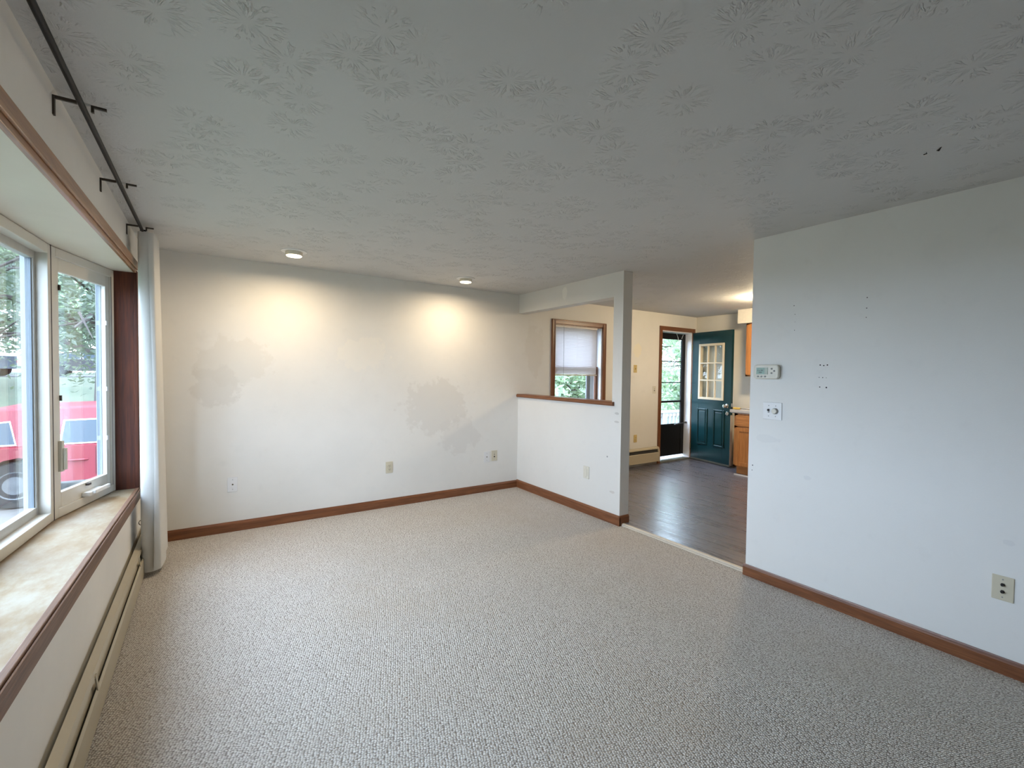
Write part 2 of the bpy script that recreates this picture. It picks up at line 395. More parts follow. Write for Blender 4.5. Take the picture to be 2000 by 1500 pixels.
struct(MB().prism([(W-0.045, 0), (W+T+0.028, 1.130), (0, 0)][0:0] or [(W-0.022, 1.130), (W+T+0.022, 1.130), (W+T+0.022, 1.160), (W+T+0.015, 1.168), (W-0.018, 1.168), (W-0.028, 1.158), (W-0.028, 1.140)], 'y', YQ-0.03, D-0.001)
       .build('trim_1', oak_y), 'brown wooden ledge capping the half wall', 'trim')
struct(MB().prism([(W+0.018, -0.002), (W+0.050, -0.002), (W+0.050, KF+0.003), (W+0.028, KF+0.003), (W+0.018, 0.010)], 'y', YE, YP)
       .build('trim_2', threshold_m), 'cream threshold strip between carpet and dark plank floor', 'trim')

# ------------------------------------------------------------------ bow window on the left wall
bow = struct(empty('window_1', (0, 2.8, 0.6)), 'bow window with almond frames, wooden seat and stained wood casing', 'window')
pts = [(-0.103, 4.335), (-0.257, 3.57), (-0.275, 2.80), (-0.257, 2.03), (-0.103, 1.265)]
outline = [(0.0, BY0)] + [(x-0.13, y) for x, y in pts[::-1]] + [(0.0, BY1)]
def slab(outl, z0, z1, mat, name, top):
    n = len(outl); v = [(x, y, z0(y)) for x, y in outl]+[(x, y, z1(y)) for x, y in outl]
    f = [tuple(range(n))[::-1], tuple(range(n, 2*n))]+[(i, (i+1) % n, n+(i+1) % n, n+i) for i in range(n)]
    return MB().add(v, f).build(name, mat, bow)
slab([(0.002, BY0)] + outline[1:-1] + [(0.002, BY1)], lambda y: zs(y)-0.04, zs, seat_m, 'seat_board', 1)
slab([(0.002, BY0)] + outline[1:-1] + [(0.002, BY1)], zh, lambda y: zh(y)+0.05, plain('head_board_paint', (0.74, 0.68, 0.58), 0.5, var=0.06, scale=4), 'head_board', 0)
m = MB(); strip(m, 0.002, 0.024, BY0-0.07, BY1+0.05, lambda y: zs(y)-0.085, lambda y: zs(y)+0.004)
strip(m, 0.024, 0.032, BY0-0.07, BY1+0.05, lambda y: zs(y)-0.030, lambda y: zs(y)-0.004)
m.build('seat_edge_casing', wood('weathered_oak_y', (0.13, 0.062, 0.032), (0.25, 0.13, 0.075), 'y', 0.5), bow, bevel=0.003)
m = MB(); strip(m, 0.0, 0.018, BY0-0.07, BY1+0.03, zh, lambda y: zh(y)+0.075)
strip(m, 0.018, 0.028, BY0-0.07, BY1+0.03, lambda y: zh(y)+0.022, lambda y: zh(y)+0.075)
m.build('head_casing', wood('light_oak_y', (0.30, 0.145, 0.07), (0.46, 0.25, 0.13), 'y', 0.3), bow, bevel=0.003)
MB().box(-0.115, 0.0, BY1-0.004, BY1+0.015, 0.55, 2.14).build('jamb_board', jamb_m, bow)
MB().box(-0.115, 0.0, BY0-0.015, BY0+0.004, 0.62, 2.06).build('jamb_board', jamb_m, bow)
shaded_casing_m = jamb_m  # dark jamb wood on the side casings stands in for their shade
MB().box(0.0, 0.022, BY1-0.004, BY1+0.065, 0.50, 2.12).build('side_casing', shaded_casing_m, bow, bevel=0.003)
MB().box(0.0, 0.022, BY0-0.065, BY0+0.004, 0.58, 2.10).build('side_casing', shaded_casing_m, bow, bevel=0.003)

def panel(p0, p1, casement):
    """one light of the bow; p0 far end, p1 near end (interior face line, plan)."""
    a = Vector((p0[0], p0[1], 0)); b = Vector((p1[0], p1[1], 0)); L = (a-b).length
    d = (a-b)/L; nrm = Vector((-d.y, d.x, 0))       # outward (towards -x)
    if nrm.x > 0: nrm = -nrm
    def q(m, s0, s1, t0, t1, za, zb):
        vs = []
        for zf in (za, zb):
            for s_, t_ in ((s0, t0), (s1, t0), (s1, t1), (s0, t1)):
                P = b+d*s_+nrm*t_; y_ref = P.y
                vs.append((P.x, P.y, zf(y_ref)))
        m.hexa(vs)
    lo = lambda k: (lambda y: zs(y)+k)
    hi = lambda k: (lambda y: zh(y)-k)
    def ring(m, e, wd, t0, t1, wb=None, wt=None):
        wb = wb or wd; wt = wt or wd
        q(m, e, e+wd, t0, t1, lo(e), hi(e)); q(m, L-e-wd, L-e, t0, t1, lo(e), hi(e))
        q(m, e+wd, L-e-wd, t0, t1, lo(e), lo(e+wb)); q(m, e+wd, L-e-wd, t0, t1, hi(e+wt), hi(e))
    fr = MB(); FD = 0.065 if casement else 0.085; ring(fr, 0.003, 0.045, 0.0, FD, 0.05, 0.05)
    frame = fr.build('window_frame', vinyl_m, bow, bevel=0.003)
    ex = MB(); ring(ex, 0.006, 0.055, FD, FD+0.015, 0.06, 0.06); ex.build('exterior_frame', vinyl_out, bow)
    if casement:
        sm = MB(); ring(sm, 0.050, 0.052, 0.012, 0.036, 0.085, 0.075); sash = sm.build('sash', vinyl_m, bow, bevel=0.003)
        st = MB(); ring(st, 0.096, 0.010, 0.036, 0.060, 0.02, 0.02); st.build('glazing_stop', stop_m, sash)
        g = MB(); q(g, 0.098, L-0.098, 0.030, 0.034, lo(0.13), hi(0.12)); g.build('pane', glass_m, sash)
        gk = MB(); q(gk, 0.0, 0.0035, -0.001, 0.02, lo(0.0), hi(0.0)); q(gk, L-0.047, L-0.0445, -0.0012, 0.01, lo(0.05), hi(0.05)); gk.build('joint_gap', gasket_m, bow)
        # lock lever on the near stile
        lv = MB(); zc = 0.95
        for k in range(1): q(lv, 0.058, 0.086, -0.012, 0.012, lambda y: 0.86, lambda y: 1.03); q(lv, 0.066, 0.080, -0.028, -0.012, lambda y: 0.87, lambda y: 0.99)
        lv.build('lock_lever', ivory_pl, sash, bevel=0.004)
        cr = MB(); s0 = L*0.42; q(cr, s0, s0+0.20, -0.030, 0.012, lo(0.055), lo(0.082)); q(cr, s0+0.03, s0+0.23, -0.048, -0.030, lo(0.064), lo(0.090))
        cr.build('crank_handle', white_pl, frame, bevel=0.005)
        kb = MB(); q(kb, s0+0.05, s0+0.085, -0.004, 0.012, lo(0.115), lo(0.128)); kb.build('crank_stop', gasket_m, frame)
        for zc in (0.95, 1.28, 1.72):
            c2 = MB(); q(c2, L-0.108, L-0.088, 0.006, 0.014, (lambda y, z=zc: z), (lambda y, z=zc: z+0.028)); c2.build('screen_clip', white_pl, sash)
        for zc in (1.25, 1.86):
            c2 = MB(); q(c2, 0.094, 0.106, 0.004, 0.014, (lambda y, z=zc: z), (lambda y, z=zc: z+0.03)); c2.build('screen_clip', gasket_m, sash)
    else:
        sm = MB(); ring(sm, 0.046, 0.028, 0.048, 0.082, 0.05, 0.045); sash = sm.build('sash', plain('white_sash', (0.46, 0.46, 0.44), 0.45), bow, bevel=0.003)
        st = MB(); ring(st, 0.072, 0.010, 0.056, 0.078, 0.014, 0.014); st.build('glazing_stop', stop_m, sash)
        g = MB(); q(g, 0.070, L-0.070, 0.060, 0.064, lo(0.09), hi(0.085)); g.build('pane', glass_m, sash)
    return frame
for i in range(4): panel(pts[i], pts[i+1], i in (0, 3))

# ------------------------------------------------------------------ curtain rod, brackets, curtain
rod = empty('curtain_rod', (0.078, 2.3, 2.345)); tag(rod, 'black curtain rod on dark double brackets under the ceiling', 'curtain rod')
MB().tube([(0.078, 0.75, 2.345), (0.078, 4.12, 2.345)], 0.0095, 12).build('rod', black_m, rod, smooth=True)
MB().box(0.062, 0.094, 4.095, 4.125, 2.330, 2.360).build('end_cap', black_m, rod, bevel=0.004)
for yb in (0.9, 2.37, 3.18, 4.03):
    br = MB().box(0.0, 0.006, yb-0.008, yb+0.008, 2.300, 2.365).box(0.0, 0.062, yb-0.005, yb+0.005, 2.356, 2.366)
    b_ = br.build('bracket', bracket_m, rod)
    MB().box(0.062, 0.098, yb-0.004, yb+0.004, 2.357, 2.365).build('bracket_mid_arm', plain('pale_metal', (0.6, 0.6, 0.58), 0.4, 0.3), b_)  # middle stretch of the bracket arm, coloured paler than its ends
    MB().box(0.098, 0.140, yb-0.005, yb+0.005, 2.354, 2.362).box(0.098, 0.106, yb-0.005, yb+0.005, 2.338, 2.356).build('empty_hook', bracket_m, b_)
# gathered curtain panel: a folded cloth strip of small thickness
def curtain():
    m = MB(); n = 90; rows = 26; zt, zb = 2.338, 0.045
    grid = []
    for j in range(rows+1):
        t = j/rows; z = zt+(zb-zt)*t; row = []
        spread = 0.80+0.30*t
        for i in range(n+1):
            u = i/n
            yy = 4.06+0.06*t+u*0.26*spread
            amp = 0.030+0.012*t
            xx = 0.105+0.012*t+amp*math.sin(u*math.pi*9.0+0.5*math.sin(3*t))*(1-0.2*u)
            zz = z + (0.05*u*u if j == rows else 0)
            row.append((xx, yy, zz))
        grid.append(row)
    th = 0.0025; off = [(th, 0, 0)]
    for side in (0, 1):
        for row in grid:
            for (x, y, z) in row: m.v.append((x-(th if side else 0), y, z))
    N = (rows+1)*(n+1)
    for j in range(rows):
        for i in range(n):
            a = j*(n+1)+i; m.f.append((a, a+1, a+n+2, a+n+1)); b = a+N; m.f.append((b, b+n+1, b+n+2, b+1))
    for j in range(rows):
        for i in (0, n):
            a = j*(n+1)+i; m.f.append((a, a+n+1, a+n+1+N, a+N))
    for i in range(n):
        for j in (0, rows):
            a = j*(n+1)+i; m.f.append((a, a+N, a+N+1, a+1))
    return m
cu = empty('curtain', (0.10, 4.2, 0.045)); tag(cu, 'white curtain panel gathered at the far end of the rod', 'curtain')
curtain().build('cloth', cloth_m, cu, smooth=True)
# front fold: the flat leading edge of the panel, wrapped around the folds
def fold():
    m = MB(); rows = 24; prof = [(0.035, 4.135), (0.045, 4.105), (0.075, 4.095), (0.110, 4.100), (0.138, 4.125), (0.150, 4.18), (0.158, 4.25), (0.150, 4.30), (0.160, 4.36)]
    # smooth the profile
    P = []
    for i in range(len(prof)-1):
        for k in range(5):
            t = k/5; p0 = prof[max(i-1, 0)]; p1 = prof[i]; p2 = prof[i+1]; p3 = prof[min(i+2, len(prof)-1)]
            f = lambda a, b, c, d_: 0.5*((2*b)+(-a+c)*t+(2*a-5*b+4*c-d_)*t*t+(-a+3*b-3*c+d_)*t**3)
            P.append((f(p0[0], p1[0], p2[0], p3[0]), f(p0[1], p1[1], p2[1], p3[1])))
    P.append(prof[-1]); n = len(P); th = 0.003
    for side in (0, 1):
        for j in range(rows+1):
            t = j/rows
            for i, (x, y) in enumerate(P):
                u = i/(n-1); cx, cy = 0.09, 4.22
                s = 0.80+0.26*t
                xx = cx+0.004+(x-cx)*s+0.010*t; yy = cy+(y-cy)*s+0.11*t-0.06
                z = 2.340+(0.028+0.07*u**3-2.340)*t
                k = 1-0.04*side
                m.v.append((cx+(xx-cx)*k, cy+(yy-cy)*k, z))
    N = (rows+1)*n
    for j in range(rows):
        for i in range(n-1):
            a = j*n+i; m.f.append((a, a+1, a+n+1, a+n)); b = a+N; m.f.append((b, b+n, b+n+1, b+1))
        for i in (0, n-1):
            a = j*n+i; m.f.append((a, a+n, a+n+N, a+N))
    for i in range(n-1):
        for j in (0, rows):
            a = j*n+i; m.f.append((a, a+N, a+N+1, a+1))
    return m
fold().build('leading_fold', cloth_m, cu, smooth=True)

# ------------------------------------------------------------------ baseboard heaters
def heater(name, axis, wall, sgn, a, b, label, hz=0.0, hh=0.215, clips=()):
    r = empty(name, ((wall, (a+b)/2, hz) if axis == 'y' else ((a+b)/2, wall, hz))); tag(r, label, 'heater')
    def pr(m, prof, a_, b_): return m.prism([(wall+sgn*u, hz+v) for u, v in prof], axis, a_, b_)
    pr(MB(), [(0.001, 0.0), (0.005, 0.0), (0.005, hh-0.02), (0.001, hh)], a, b).build('back_plate', heater_m, r)
    pr(MB(), [(0.016, hh-0.006), (0.018, hh), (0.046, hh-0.012), (0.053, hh-0.030), (0.049, hh-0.031), (0.043, hh-0.016), (0.018, hh-0.006)], a, b).build('top_cover', heater_m, r)
    pr(MB(), [(0.060, 0.012), (0.064, 0.012), (0.064, hh-0.088), (0.056, hh-0.080), (0.054, hh-0.082), (0.060, hh-0.090)], a, b).build('front_panel', heater_m, r)
    pr(MB(), [(0.044, hh-0.090), (0.047, hh-0.090), (0.034, hh-0.040), (0.031, hh-0.040)], a, b).build('damper', heater_m if sgn > 0 else dark_m, r)  # kitchen damper blackened to paint in the shade of the slot
    pr(MB(), [(0.010, 0.05), (0.045, 0.05), (0.045, 0.10), (0.010, 0.10)], a+0.02, b-0.02).build('fin_element', dark_m, r)
    for c in clips:
        pr(MB(), [(0.050, hh-0.024), (0.0545, hh-0.024), (0.0625, hh-0.090), (0.058, hh-0.090)], c-0.012, c+0.012).build('damper_clip', heater_m, r)
    pr(MB(), [(0.0, 0.005), (0.064, 0.005), (0.066, hh-0.08), (0.050, hh-0.008), (0.010, hh+0.003), (0.0, hh+0.003)], b-0.03 if sgn > 0 else b-0.03, b).build('end_cap', heater_m, r)
    return r
heater('baseboard_heater', 'y', 0.0, 1, 0.2, D-0.02, 'long almond baseboard heater under the bow window', 0.0, 0.215, (2.62, 4.0))
heater('baseboard_heater', 'x', D, -1, W+T+0.01, 6.335, 'almond baseboard heater on the kitchen wall beside the door', 0.06, 0.235)
# curtain pull ring by the heater end
t_ = MB(); ringp = [(0.016+0.010*math.cos(k*math.pi/8), 4.46, 0.295+0.016*math.sin(k*math.pi/8)) for k in range(17)]
tag(t_.tube(ringp, 0.0028, 6).build('hold_back_ring', bracket_m, origin=(0.016, 4.46, 0.279), smooth=True), 'small dark metal ring on the wall between heater and curtain', 'ring')

# ------------------------------------------------------------------ ceiling lights
warm = (1.0, 0.80, 0.55)
lens_m = emit_mat('warm_lens', (1.0, 0.80, 0.52), 9.0)
for i, (lx, ly, lab) in enumerate(((1.02, 4.27, 'round recessed ceiling light nearer the window wall'), (2.65, 4.38, 'round recessed ceiling light nearer the half wall'))):
    r = empty('ceiling_light', (lx, ly, H)); tag(r, lab, 'light', 'recessed lights along the far wall')
    MB().lathe([(0.097, 0.0), (0.097, 0.004), (0.090, 0.007), (0.070, 0.008)], (lx, ly, H), 'z', 40, -1).build('trim_ring', white_pl, r, smooth=True)
    MB().lathe([(0.064, 0.007), (0.064, 0.030), (0.060, 0.036)], (lx, ly, H), 'z', 36, -1).build('housing', plain('warm_white_rim', (0.75, 0.68, 0.55), 0.4), r, smooth=True)
    MB().lathe([(0.058, 0.036), (0.056, 0.041), (0.030, 0.046), (0.004, 0.047)], (lx, ly, H), 'z', 36, -1).build('lens', lens_m, r, smooth=True)
    l = bpy.data.lights.new('downlight', 'AREA'); l.shape = 'DISK'; l.size = 0.11; l.energy = (12.0, 9.5)[i]; l.color = warm; l.spread = math.radians(172)
    lo_ = bpy.data.objects.new('downlight', l); COL.objects.link(lo_); lo_.parent = r; lo_.location = (0, 0, -0.050)
kl = (6.06, 3.05)
r = empty('kitchen_ceiling_light', (kl[0], kl[1], H)); tag(r, 'lit dome light on the kitchen ceiling, mostly hidden by the right wall', 'light')
MB().lathe([(0.15, 0.0), (0.15, 0.02), (0.14, 0.03)], (*kl, H), 'z', 36, -1).build('base', white_pl, r, smooth=True)
MB().lathe([(0.135, 0.03), (0.140, 0.070), (0.115, 0.11), (0.06, 0.135), (0.004, 0.140)], (*kl, H), 'z', 36, -1).build('dome', emit_mat('warm_dome', (1.0, 0.80, 0.52), 170.0), r, smooth=True)

# ------------------------------------------------------------------ wall plates
def plate_far(kind, x0, x1, z0, z1, mat, label, name):
    xc, zc = (x0+x1)/2, (z0+z1)/2; r = empty(name, (xc, D, z0)); tag(r, label, name.replace('_', ' '))
    MB().box(x0, x1, D-0.006, D, z0, z1).build('plate', mat, r, bevel=0.003)
    fit_plate(kind, r, lambda u, v, d: (xc+u, D-d, zc+v), mat)
def plate_x(kind, y0, y1, z0, z1, mat, label, name):
    yc, zc = (y0+y1)/2, (z0+z1)/2; r = empty(name, (W, yc, z0)); tag(r, label, name.replace('_', ' '))
    MB().box(W-0.006, W, y0, y1, z0, z1).build('plate', mat, r, bevel=0.003)
    fit_plate(kind, r, lambda u, v, d: (W-d, yc-u, zc+v), mat)
def fit_plate(kind, r, P, mat):
    def bx(u0, u1, v0, v1, d0, d1):
        vs = [P(u, v, d) for d in (d0, d1) for u, v in ((u0, v0), (u1, v0), (u1, v1), (u0, v1))]; return MB().hexa(vs)
    def disc(u, v, rad, d0, d1, n=16):
        m = MB(); k = []
        for d, rr in ((d0, rad), (d1, rad)):
            for i in range(n): m.v.append(P(u+rr*math.cos(6.2832*i/n), v+rr*math.sin(6.2832*i/n), d))
        m.f += [tuple(range(n)), tuple(range(n, 2*n))]+[(i, (i+1) % n, n+(i+1) % n, n+i) for i in range(n)]; return m
    def screw(u, v): disc(u, v, 0.0032, 0.005, 0.0072, 10).build('screw', grey_pl, r)
    if kind == 'coax':
        disc(0, 0, 0.0065, 0.005, 0.008).build('socket_hole', hole_m, r); screw(0, 0.042); screw(0, -0.042)
        disc(0, 0, 0.003, 0.006, 0.012, 8).build('pin', brass_m, r)
    elif kind == 'double_coax':
        for v in (0.018, -0.016):
            disc(0, v, 0.0085, 0.005, 0.009, 6).build('nut', bracket_m, r); disc(0, v, 0.0055, 0.006, 0.020).build('coax_stub', hole_m, r)
        screw(0, 0.043); screw(0, -0.043)
    elif kind == 'duplex':
        for v in (0.020, -0.020):
            o = bx(-0.017, 0.017, v-0.014, v+0.014, 0.004, 0.009).build('receptacle', mat, r, bevel=0.004)
            for u, h in ((-0.006, 0.004), (0.006, 0.005)): bx(u-0.0011, u+0.0011, v-h+0.003, v+h+0.003, 0.0085, 0.0094).build('slot', hole_m, o)
            disc(0, v-0.008, 0.0024, 0.0085, 0.0094, 8).build('slot', hole_m, o)
        screw(0, 0)
    elif kind == 'decora':
        o = bx(-0.0165, 0.0165, -0.033, 0.033, 0.004, 0.0085).build('receptacle', mat, r, bevel=0.002)
        bx(-0.0145, 0.0145, -0.031, 0.031, 0.0085, 0.0092).build('insert', ivory_pl, o)
        screw(0, 0.046); screw(0, -0.046)
    elif kind == 'toggle':
        bx(-0.005, 0.005, -0.012, 0.012, 0.004, 0.0068).build('toggle_slot', hole_m, r)
        bx(-0.004, 0.004, -0.002, 0.010, 0.005, 0.020).build('toggle', mat, r); screw(0, 0.035); screw(0, -0.035)
    elif kind == 'phone':
        bx(-0.008, 0.008, -0.020, -0.004, 0.004, 0.0075).build('jack', hole_m, r); disc(0, 0.016, 0.005, 0.005, 0.008).build('socket_hole', hole_m, r)
        screw(0, 0.042); screw(0, -0.042)
    elif kind == 'dimmer':
        bx(-0.029, -0.017, -0.013, 0.013, 0.004, 0.0066).build('toggle_slot', grey_pl, r)
        bx(-0.027, -0.019, 0.0, 0.012, 0.005, 0.020).build('toggle', hole_m, r)
        disc(0.020, 0.0, 0.021, 0.005, 0.012, 28).build('dial_skirt', grey_pl, r)
        disc(0.020, 0.0, 0.017, 0.012, 0.026, 28).build('dimmer_dial', ivory_pl, r, bevel=0.003)
        for u in (-0.023, 0.023):
            for v in (0.036, -0.036): screw(u, v)
plate_far('coax', 0.572, 0.648, 0.353, 0.482, white_pl, 'white cable plate on the far wall, closest to the curtain', 'wall_plate')
plate_far('duplex', 1.981, 2.056, 0.359, 0.480, almond_pl, 'almond duplex outlet in the middle of the far wall', 'outlet')
plate_far('coax', 3.172, 3.252, 0.352, 0.484, white_pl, 'white cable plate near the half wall, left of the almond one', 'wall_plate')
plate_far('phone', 3.276, 3.358, 0.362, 0.488, almond_pl, 'almond phone plate near the half wall corner', 'wall_plate')
plate_x('decora', 3.566, 3.650, 0.359, 0.486, ivory_pl, 'light almond outlet low on the half wall', 'outlet')
plate_x('double_coax', 0.630, 0.706, 0.357, 0.478, almond_pl, 'almond plate with two cable sockets low on the right wall', 'wall_plate')
plate_x('dimmer', 1.715, 1.841, 1.137, 1.256, white_pl, 'white double switch plate with round dimmer below the thermostat', 'light_switch')
plate_far('toggle', 5.765, 5.835, 1.455, 1.572, yellow_pl, 'yellowed switch plate high on the kitchen wall', 'light_switch')
plate_far('duplex', 5.795, 5.865, 0.395, 0.510, yellow_pl, 'yellowed outlet above the kitchen baseboard heater', 'outlet')
plate_far('phone', 6.205, 6.285, 1.130, 1.250, ivory_pl, 'pale plate on the kitchen wall beside the door casing', 'wall_plate')

# thermostat
tr = empty('thermostat', (W, 1.815, 1.414)); tag(tr, 'beige thermostat with green display on the right wall', 'thermostat')
def rrect(u0, u1, v0, v1, r, n=6):
    o = []
    for cx, cz, a0 in ((u1-r, v1-r, 0), (u0+r, v1-r, 90), (u0+r, v0+r, 180), (u1-r, v0+r, 270)):
        for k in range(n+1):
            a = math.radians(a0+90*k/n); o.append((cx+r*math.cos(a), cz+r*math.sin(a)))
    return o
m = MB(); m.prism(rrect(1.733, 1.897, 1.419, 1.511, 0.018), 'x', W-0.012, W); m.build('back_plate', plain('thermostat_shade_plastic', (0.45, 0.44, 0.38), 0.5), tr)  # base behind the housing, its shade put into the colour
m = MB(); m.prism(rrect(1.730, 1.900, 1.415, 1.514, 0.022), 'x', W-0.034, W-0.010); m.build('housing', ivory_pl, tr, bevel=0.006)
MB().box(W-0.036, W-0.033, 1.800, 1.878, 1.447, 1.494).build('display_bezel', plain('pale_green_bezel', (0.42, 0.47, 0.40), 0.4), tr)
d_ = MB().box(W-0.0370, W-0.0355, 1.822, 1.876, 1.449, 1.492).build('display', lcd_m, tr)
for (ya, yb, za, zb) in ((1.862, 1.870, 1.472, 1.477), (1.832, 1.846, 1.470, 1.478), (1.850, 1.858, 1.470, 1.476), (1.838, 1.860, 1.458, 1.464)):
    MB().box(W-0.0374, W-0.0368, ya, yb, za, zb).build('display_segment', plain('lcd_dark', (0.03, 0.06, 0.04), 0.4), d_)
for y, z in ((1.775, 1.486), (1.775, 1.456), (1.758, 1.471), (1.866, 1.432), (1.842, 1.432), (1.817, 1.432)):
    MB().lathe([(0.006, 0.0), (0.006, 0.003), (0.003, 0.004)], (W-0.034, y, z), 'x', 12, -1).build('button', grey_pl, tr)

# dark leftover hook and stub in the ceiling
tag(MB().tube([(2.990, 0.842, 2.400), (2.989, 0.840, 2.394), (2.984, 0.850, 2.392)], 0.002, 6).build('ceiling_staple', black_m, origin=(2.99, 0.842, 2.4)), 'small dark metal stub in the ceiling, left of the other', 'hook')
tag(MB().tube([(3.002, 0.812, 2.399), (2.992, 0.803, 2.394), (2.978, 0.792, 2.399)], [0.001, 0.004, 0.001], 6).build('ceiling_hook', black_m, origin=(2.986, 0.803, 2.4)), 'small dark hook in the ceiling over the right wall', 'hook')

# ------------------------------------------------------------------ kitchen window with blind
kw = struct(empty('window_2', (4.66, D, 1.0)), 'kitchen window with brown wood casing behind the half wall', 'window')
cz0 = WZ0-0.06
for nm, b in (('side_casing', (WX0-0.062, WX0, D-0.018, D, cz0, WZ1+0.062)), ('side_casing', (WX1, WX1+0.070, D-0.018, D, cz0, WZ1+0.062))):
    o = MB().box(*b).box(b[0]+0.004, b[0]+0.018, D-0.024, D-0.018, b[4], b[5]-0.004).box(b[1]-0.018, b[1]-0.004, D-0.024, D-0.018, b[4], b[5]-0.004).build(nm, oak_z, kw, bevel=0.003)
MB().box(WX0, WX1, D-0.018, D, WZ1, WZ1+0.062).box(WX0-0.06, WX1+0.066, D-0.024, D-0.018, WZ1+0.044, WZ1+0.058).build('head_casing', oak_x, kw, bevel=0.003)
MB().box(WX0-0.08, WX1+0.09, D-0.05, D, WZ0-0.03, WZ0).build('stool', oak_x, kw, bevel=0.004)
for xa, xb in ((WX0, WX0+0.012), (WX1-0.012, WX1)): MB().box(xa, xb, D, D+0.15, WZ0, WZ1).build('jamb_liner', white_tr, kw)
MB().box(WX0, WX1, D, D+0.15, WZ1-0.012, WZ1).build('head_jamb', oak_x, kw)
MB().box(WX0, WX1, D, D+0.17, WZ0-0.01, WZ0+0.015).build('sill', white_tr, kw)
sx0, sx1, szm = WX0+0.012, WX1-0.012, 1.53
def sash(y, z0, z1, st):
    m = MB().box(sx0, sx0+st, y, y+0.03, z0, z1).box(sx1-st, sx1, y, y+0.03, z0, z1).box(sx0+st, sx1-st, y, y+0.03, z0, z0+0.05).box(sx0+st, sx1-st, y, y+0.03, z1-0.04, z1)
    o = m.build('sash', oak_z, kw, bevel=0.002)
    MB().box(sx0+st-0.004, sx1-st+0.004, y+0.013, y+0.017, z0+0.046, z1-0.036).build('pane', glass_m, o)
sash(D+0.060, WZ0+0.015, szm, 0.045); sash(D+0.095, szm-0.04, WZ1-0.012, 0.045)
m = MB()
for b in ((sx0, sx0+0.035, WZ0, WZ1), (sx1-0.055, sx1, WZ0, WZ1), (sx0, sx1, WZ0, WZ0+0.045), (sx0, sx1, WZ1-0.04, WZ1)): m.box(b[0], b[1], D+0.150, D+0.185, b[2], b[3])
m.build('storm_frame', storm_m, kw)
MB().box(sx1-0.125, sx1-0.060, D+0.155, D+0.175, WZ0+0.045, WZ1-0.04).build('screen_track', plain('grey_track', (0.16, 0.17, 0.19), 0.5), kw)

bl = empty('window_blind', (4.64, D+0.03, 1.40)); tag(bl, 'white mini blind lowered halfway over the kitchen window', 'blind')
bx0, bx1, bz0, bz1, by = 4.262, 5.02, 1.402, 2.073, D+0.028
MB().box(bx0, bx1, by-0.014, by+0.014, bz1-0.024, bz1).build('head_rail', plain('pinkish_rail', (0.72, 0.66, 0.62), 0.45), bl, bevel=0.002)
MB().box(bx0, bx1, by-0.013, by+0.013, bz0, bz0+0.016).build('bottom_rail', plain('beige_rail', (0.62, 0.57, 0.50), 0.45), bl, bevel=0.002)
ns = 32; pitch = (bz1-0.028-bz0-0.020)/ns
sl = MB(); prof = [(0.0085, -0.0106), (0.0052, -0.0042), (0.0012, 0.0010), (-0.0038, 0.0058), (-0.0085, 0.0100)]
pp = [(a, b) for a, b in prof]+[(a+0.0008, b-0.0002) for a, b in prof[::-1]]
sl.prism([(a, b) for a, b in pp], 'x', bx0+0.003, bx1-0.003)
z0_ = bz0+0.024
so = None
for k in range(ns):
    if so is None: so = sl.build('slat', blind_m, bl, world=False); so.data.transform(Matrix.Translation((-4.64, 0, 0))); q = so
    else: q = so.copy(); COL.objects.link(q); q.parent = bl
    q.location = (0, by-(D+0.03), z0_+k*pitch-1.40+0.006)
for xw, rr in ((bx0+0.10, 0.0008), (bx0+0.38, 0.0008), (bx1-0.10, 0.0008)):
    MB().tube([(xw, by-0.013, bz1-0.02), (xw, by-0.013, bz0+0.01)], rr, 5).build('ladder_cord', blind_m, bl)
MB().tube([(bx0+0.135, by-0.020, bz1-0.015), (bx0+0.137, by-0.022, 1.30)], 0.0022, 6).build('tilt_wand', plain('smoky_wand', (0.25, 0.24, 0.22), 0.3), bl)

# ------------------------------------------------------------------ kitchen doorway, storm door, open green door
dt = struct(empty('trim_3', (6.8, D, KF)), 'brown wood casing around the kitchen door', 'trim')
MB().box(DX0-0.062, DX0, D-0.018, D, KF, DZ1+0.065).build('side_casing', oak_z, dt, bevel=0.003)
MB().box(DX1, DX1+0.062, D-0.018, D, KF, DZ1+0.065).build('side_casing', oak_z, dt, bevel=0.003)
MB().box(DX0, DX1, D-0.018, D, DZ1, DZ1+0.065).build('head_casing', oak_x, dt, bevel=0.003)
MB().box(DX0, DX0+0.015, D, D+0.15, KF, DZ1).build('jamb', white_tr, dt)
MB().box(DX1-0.015, DX1, D, D+0.15, KF, DZ1).build('jamb', white_tr, dt)
MB().box(DX0, DX1, D, D+0.15, DZ1-0.015, DZ1).build('head_jamb', white_tr, dt)
MB().box(DX0, DX1, D-0.01, D+0.13, 0.0, KF+0.018).build('sill_plate', plain('weathered_sill', (0.16, 0.17, 0.15), 0.6), dt)

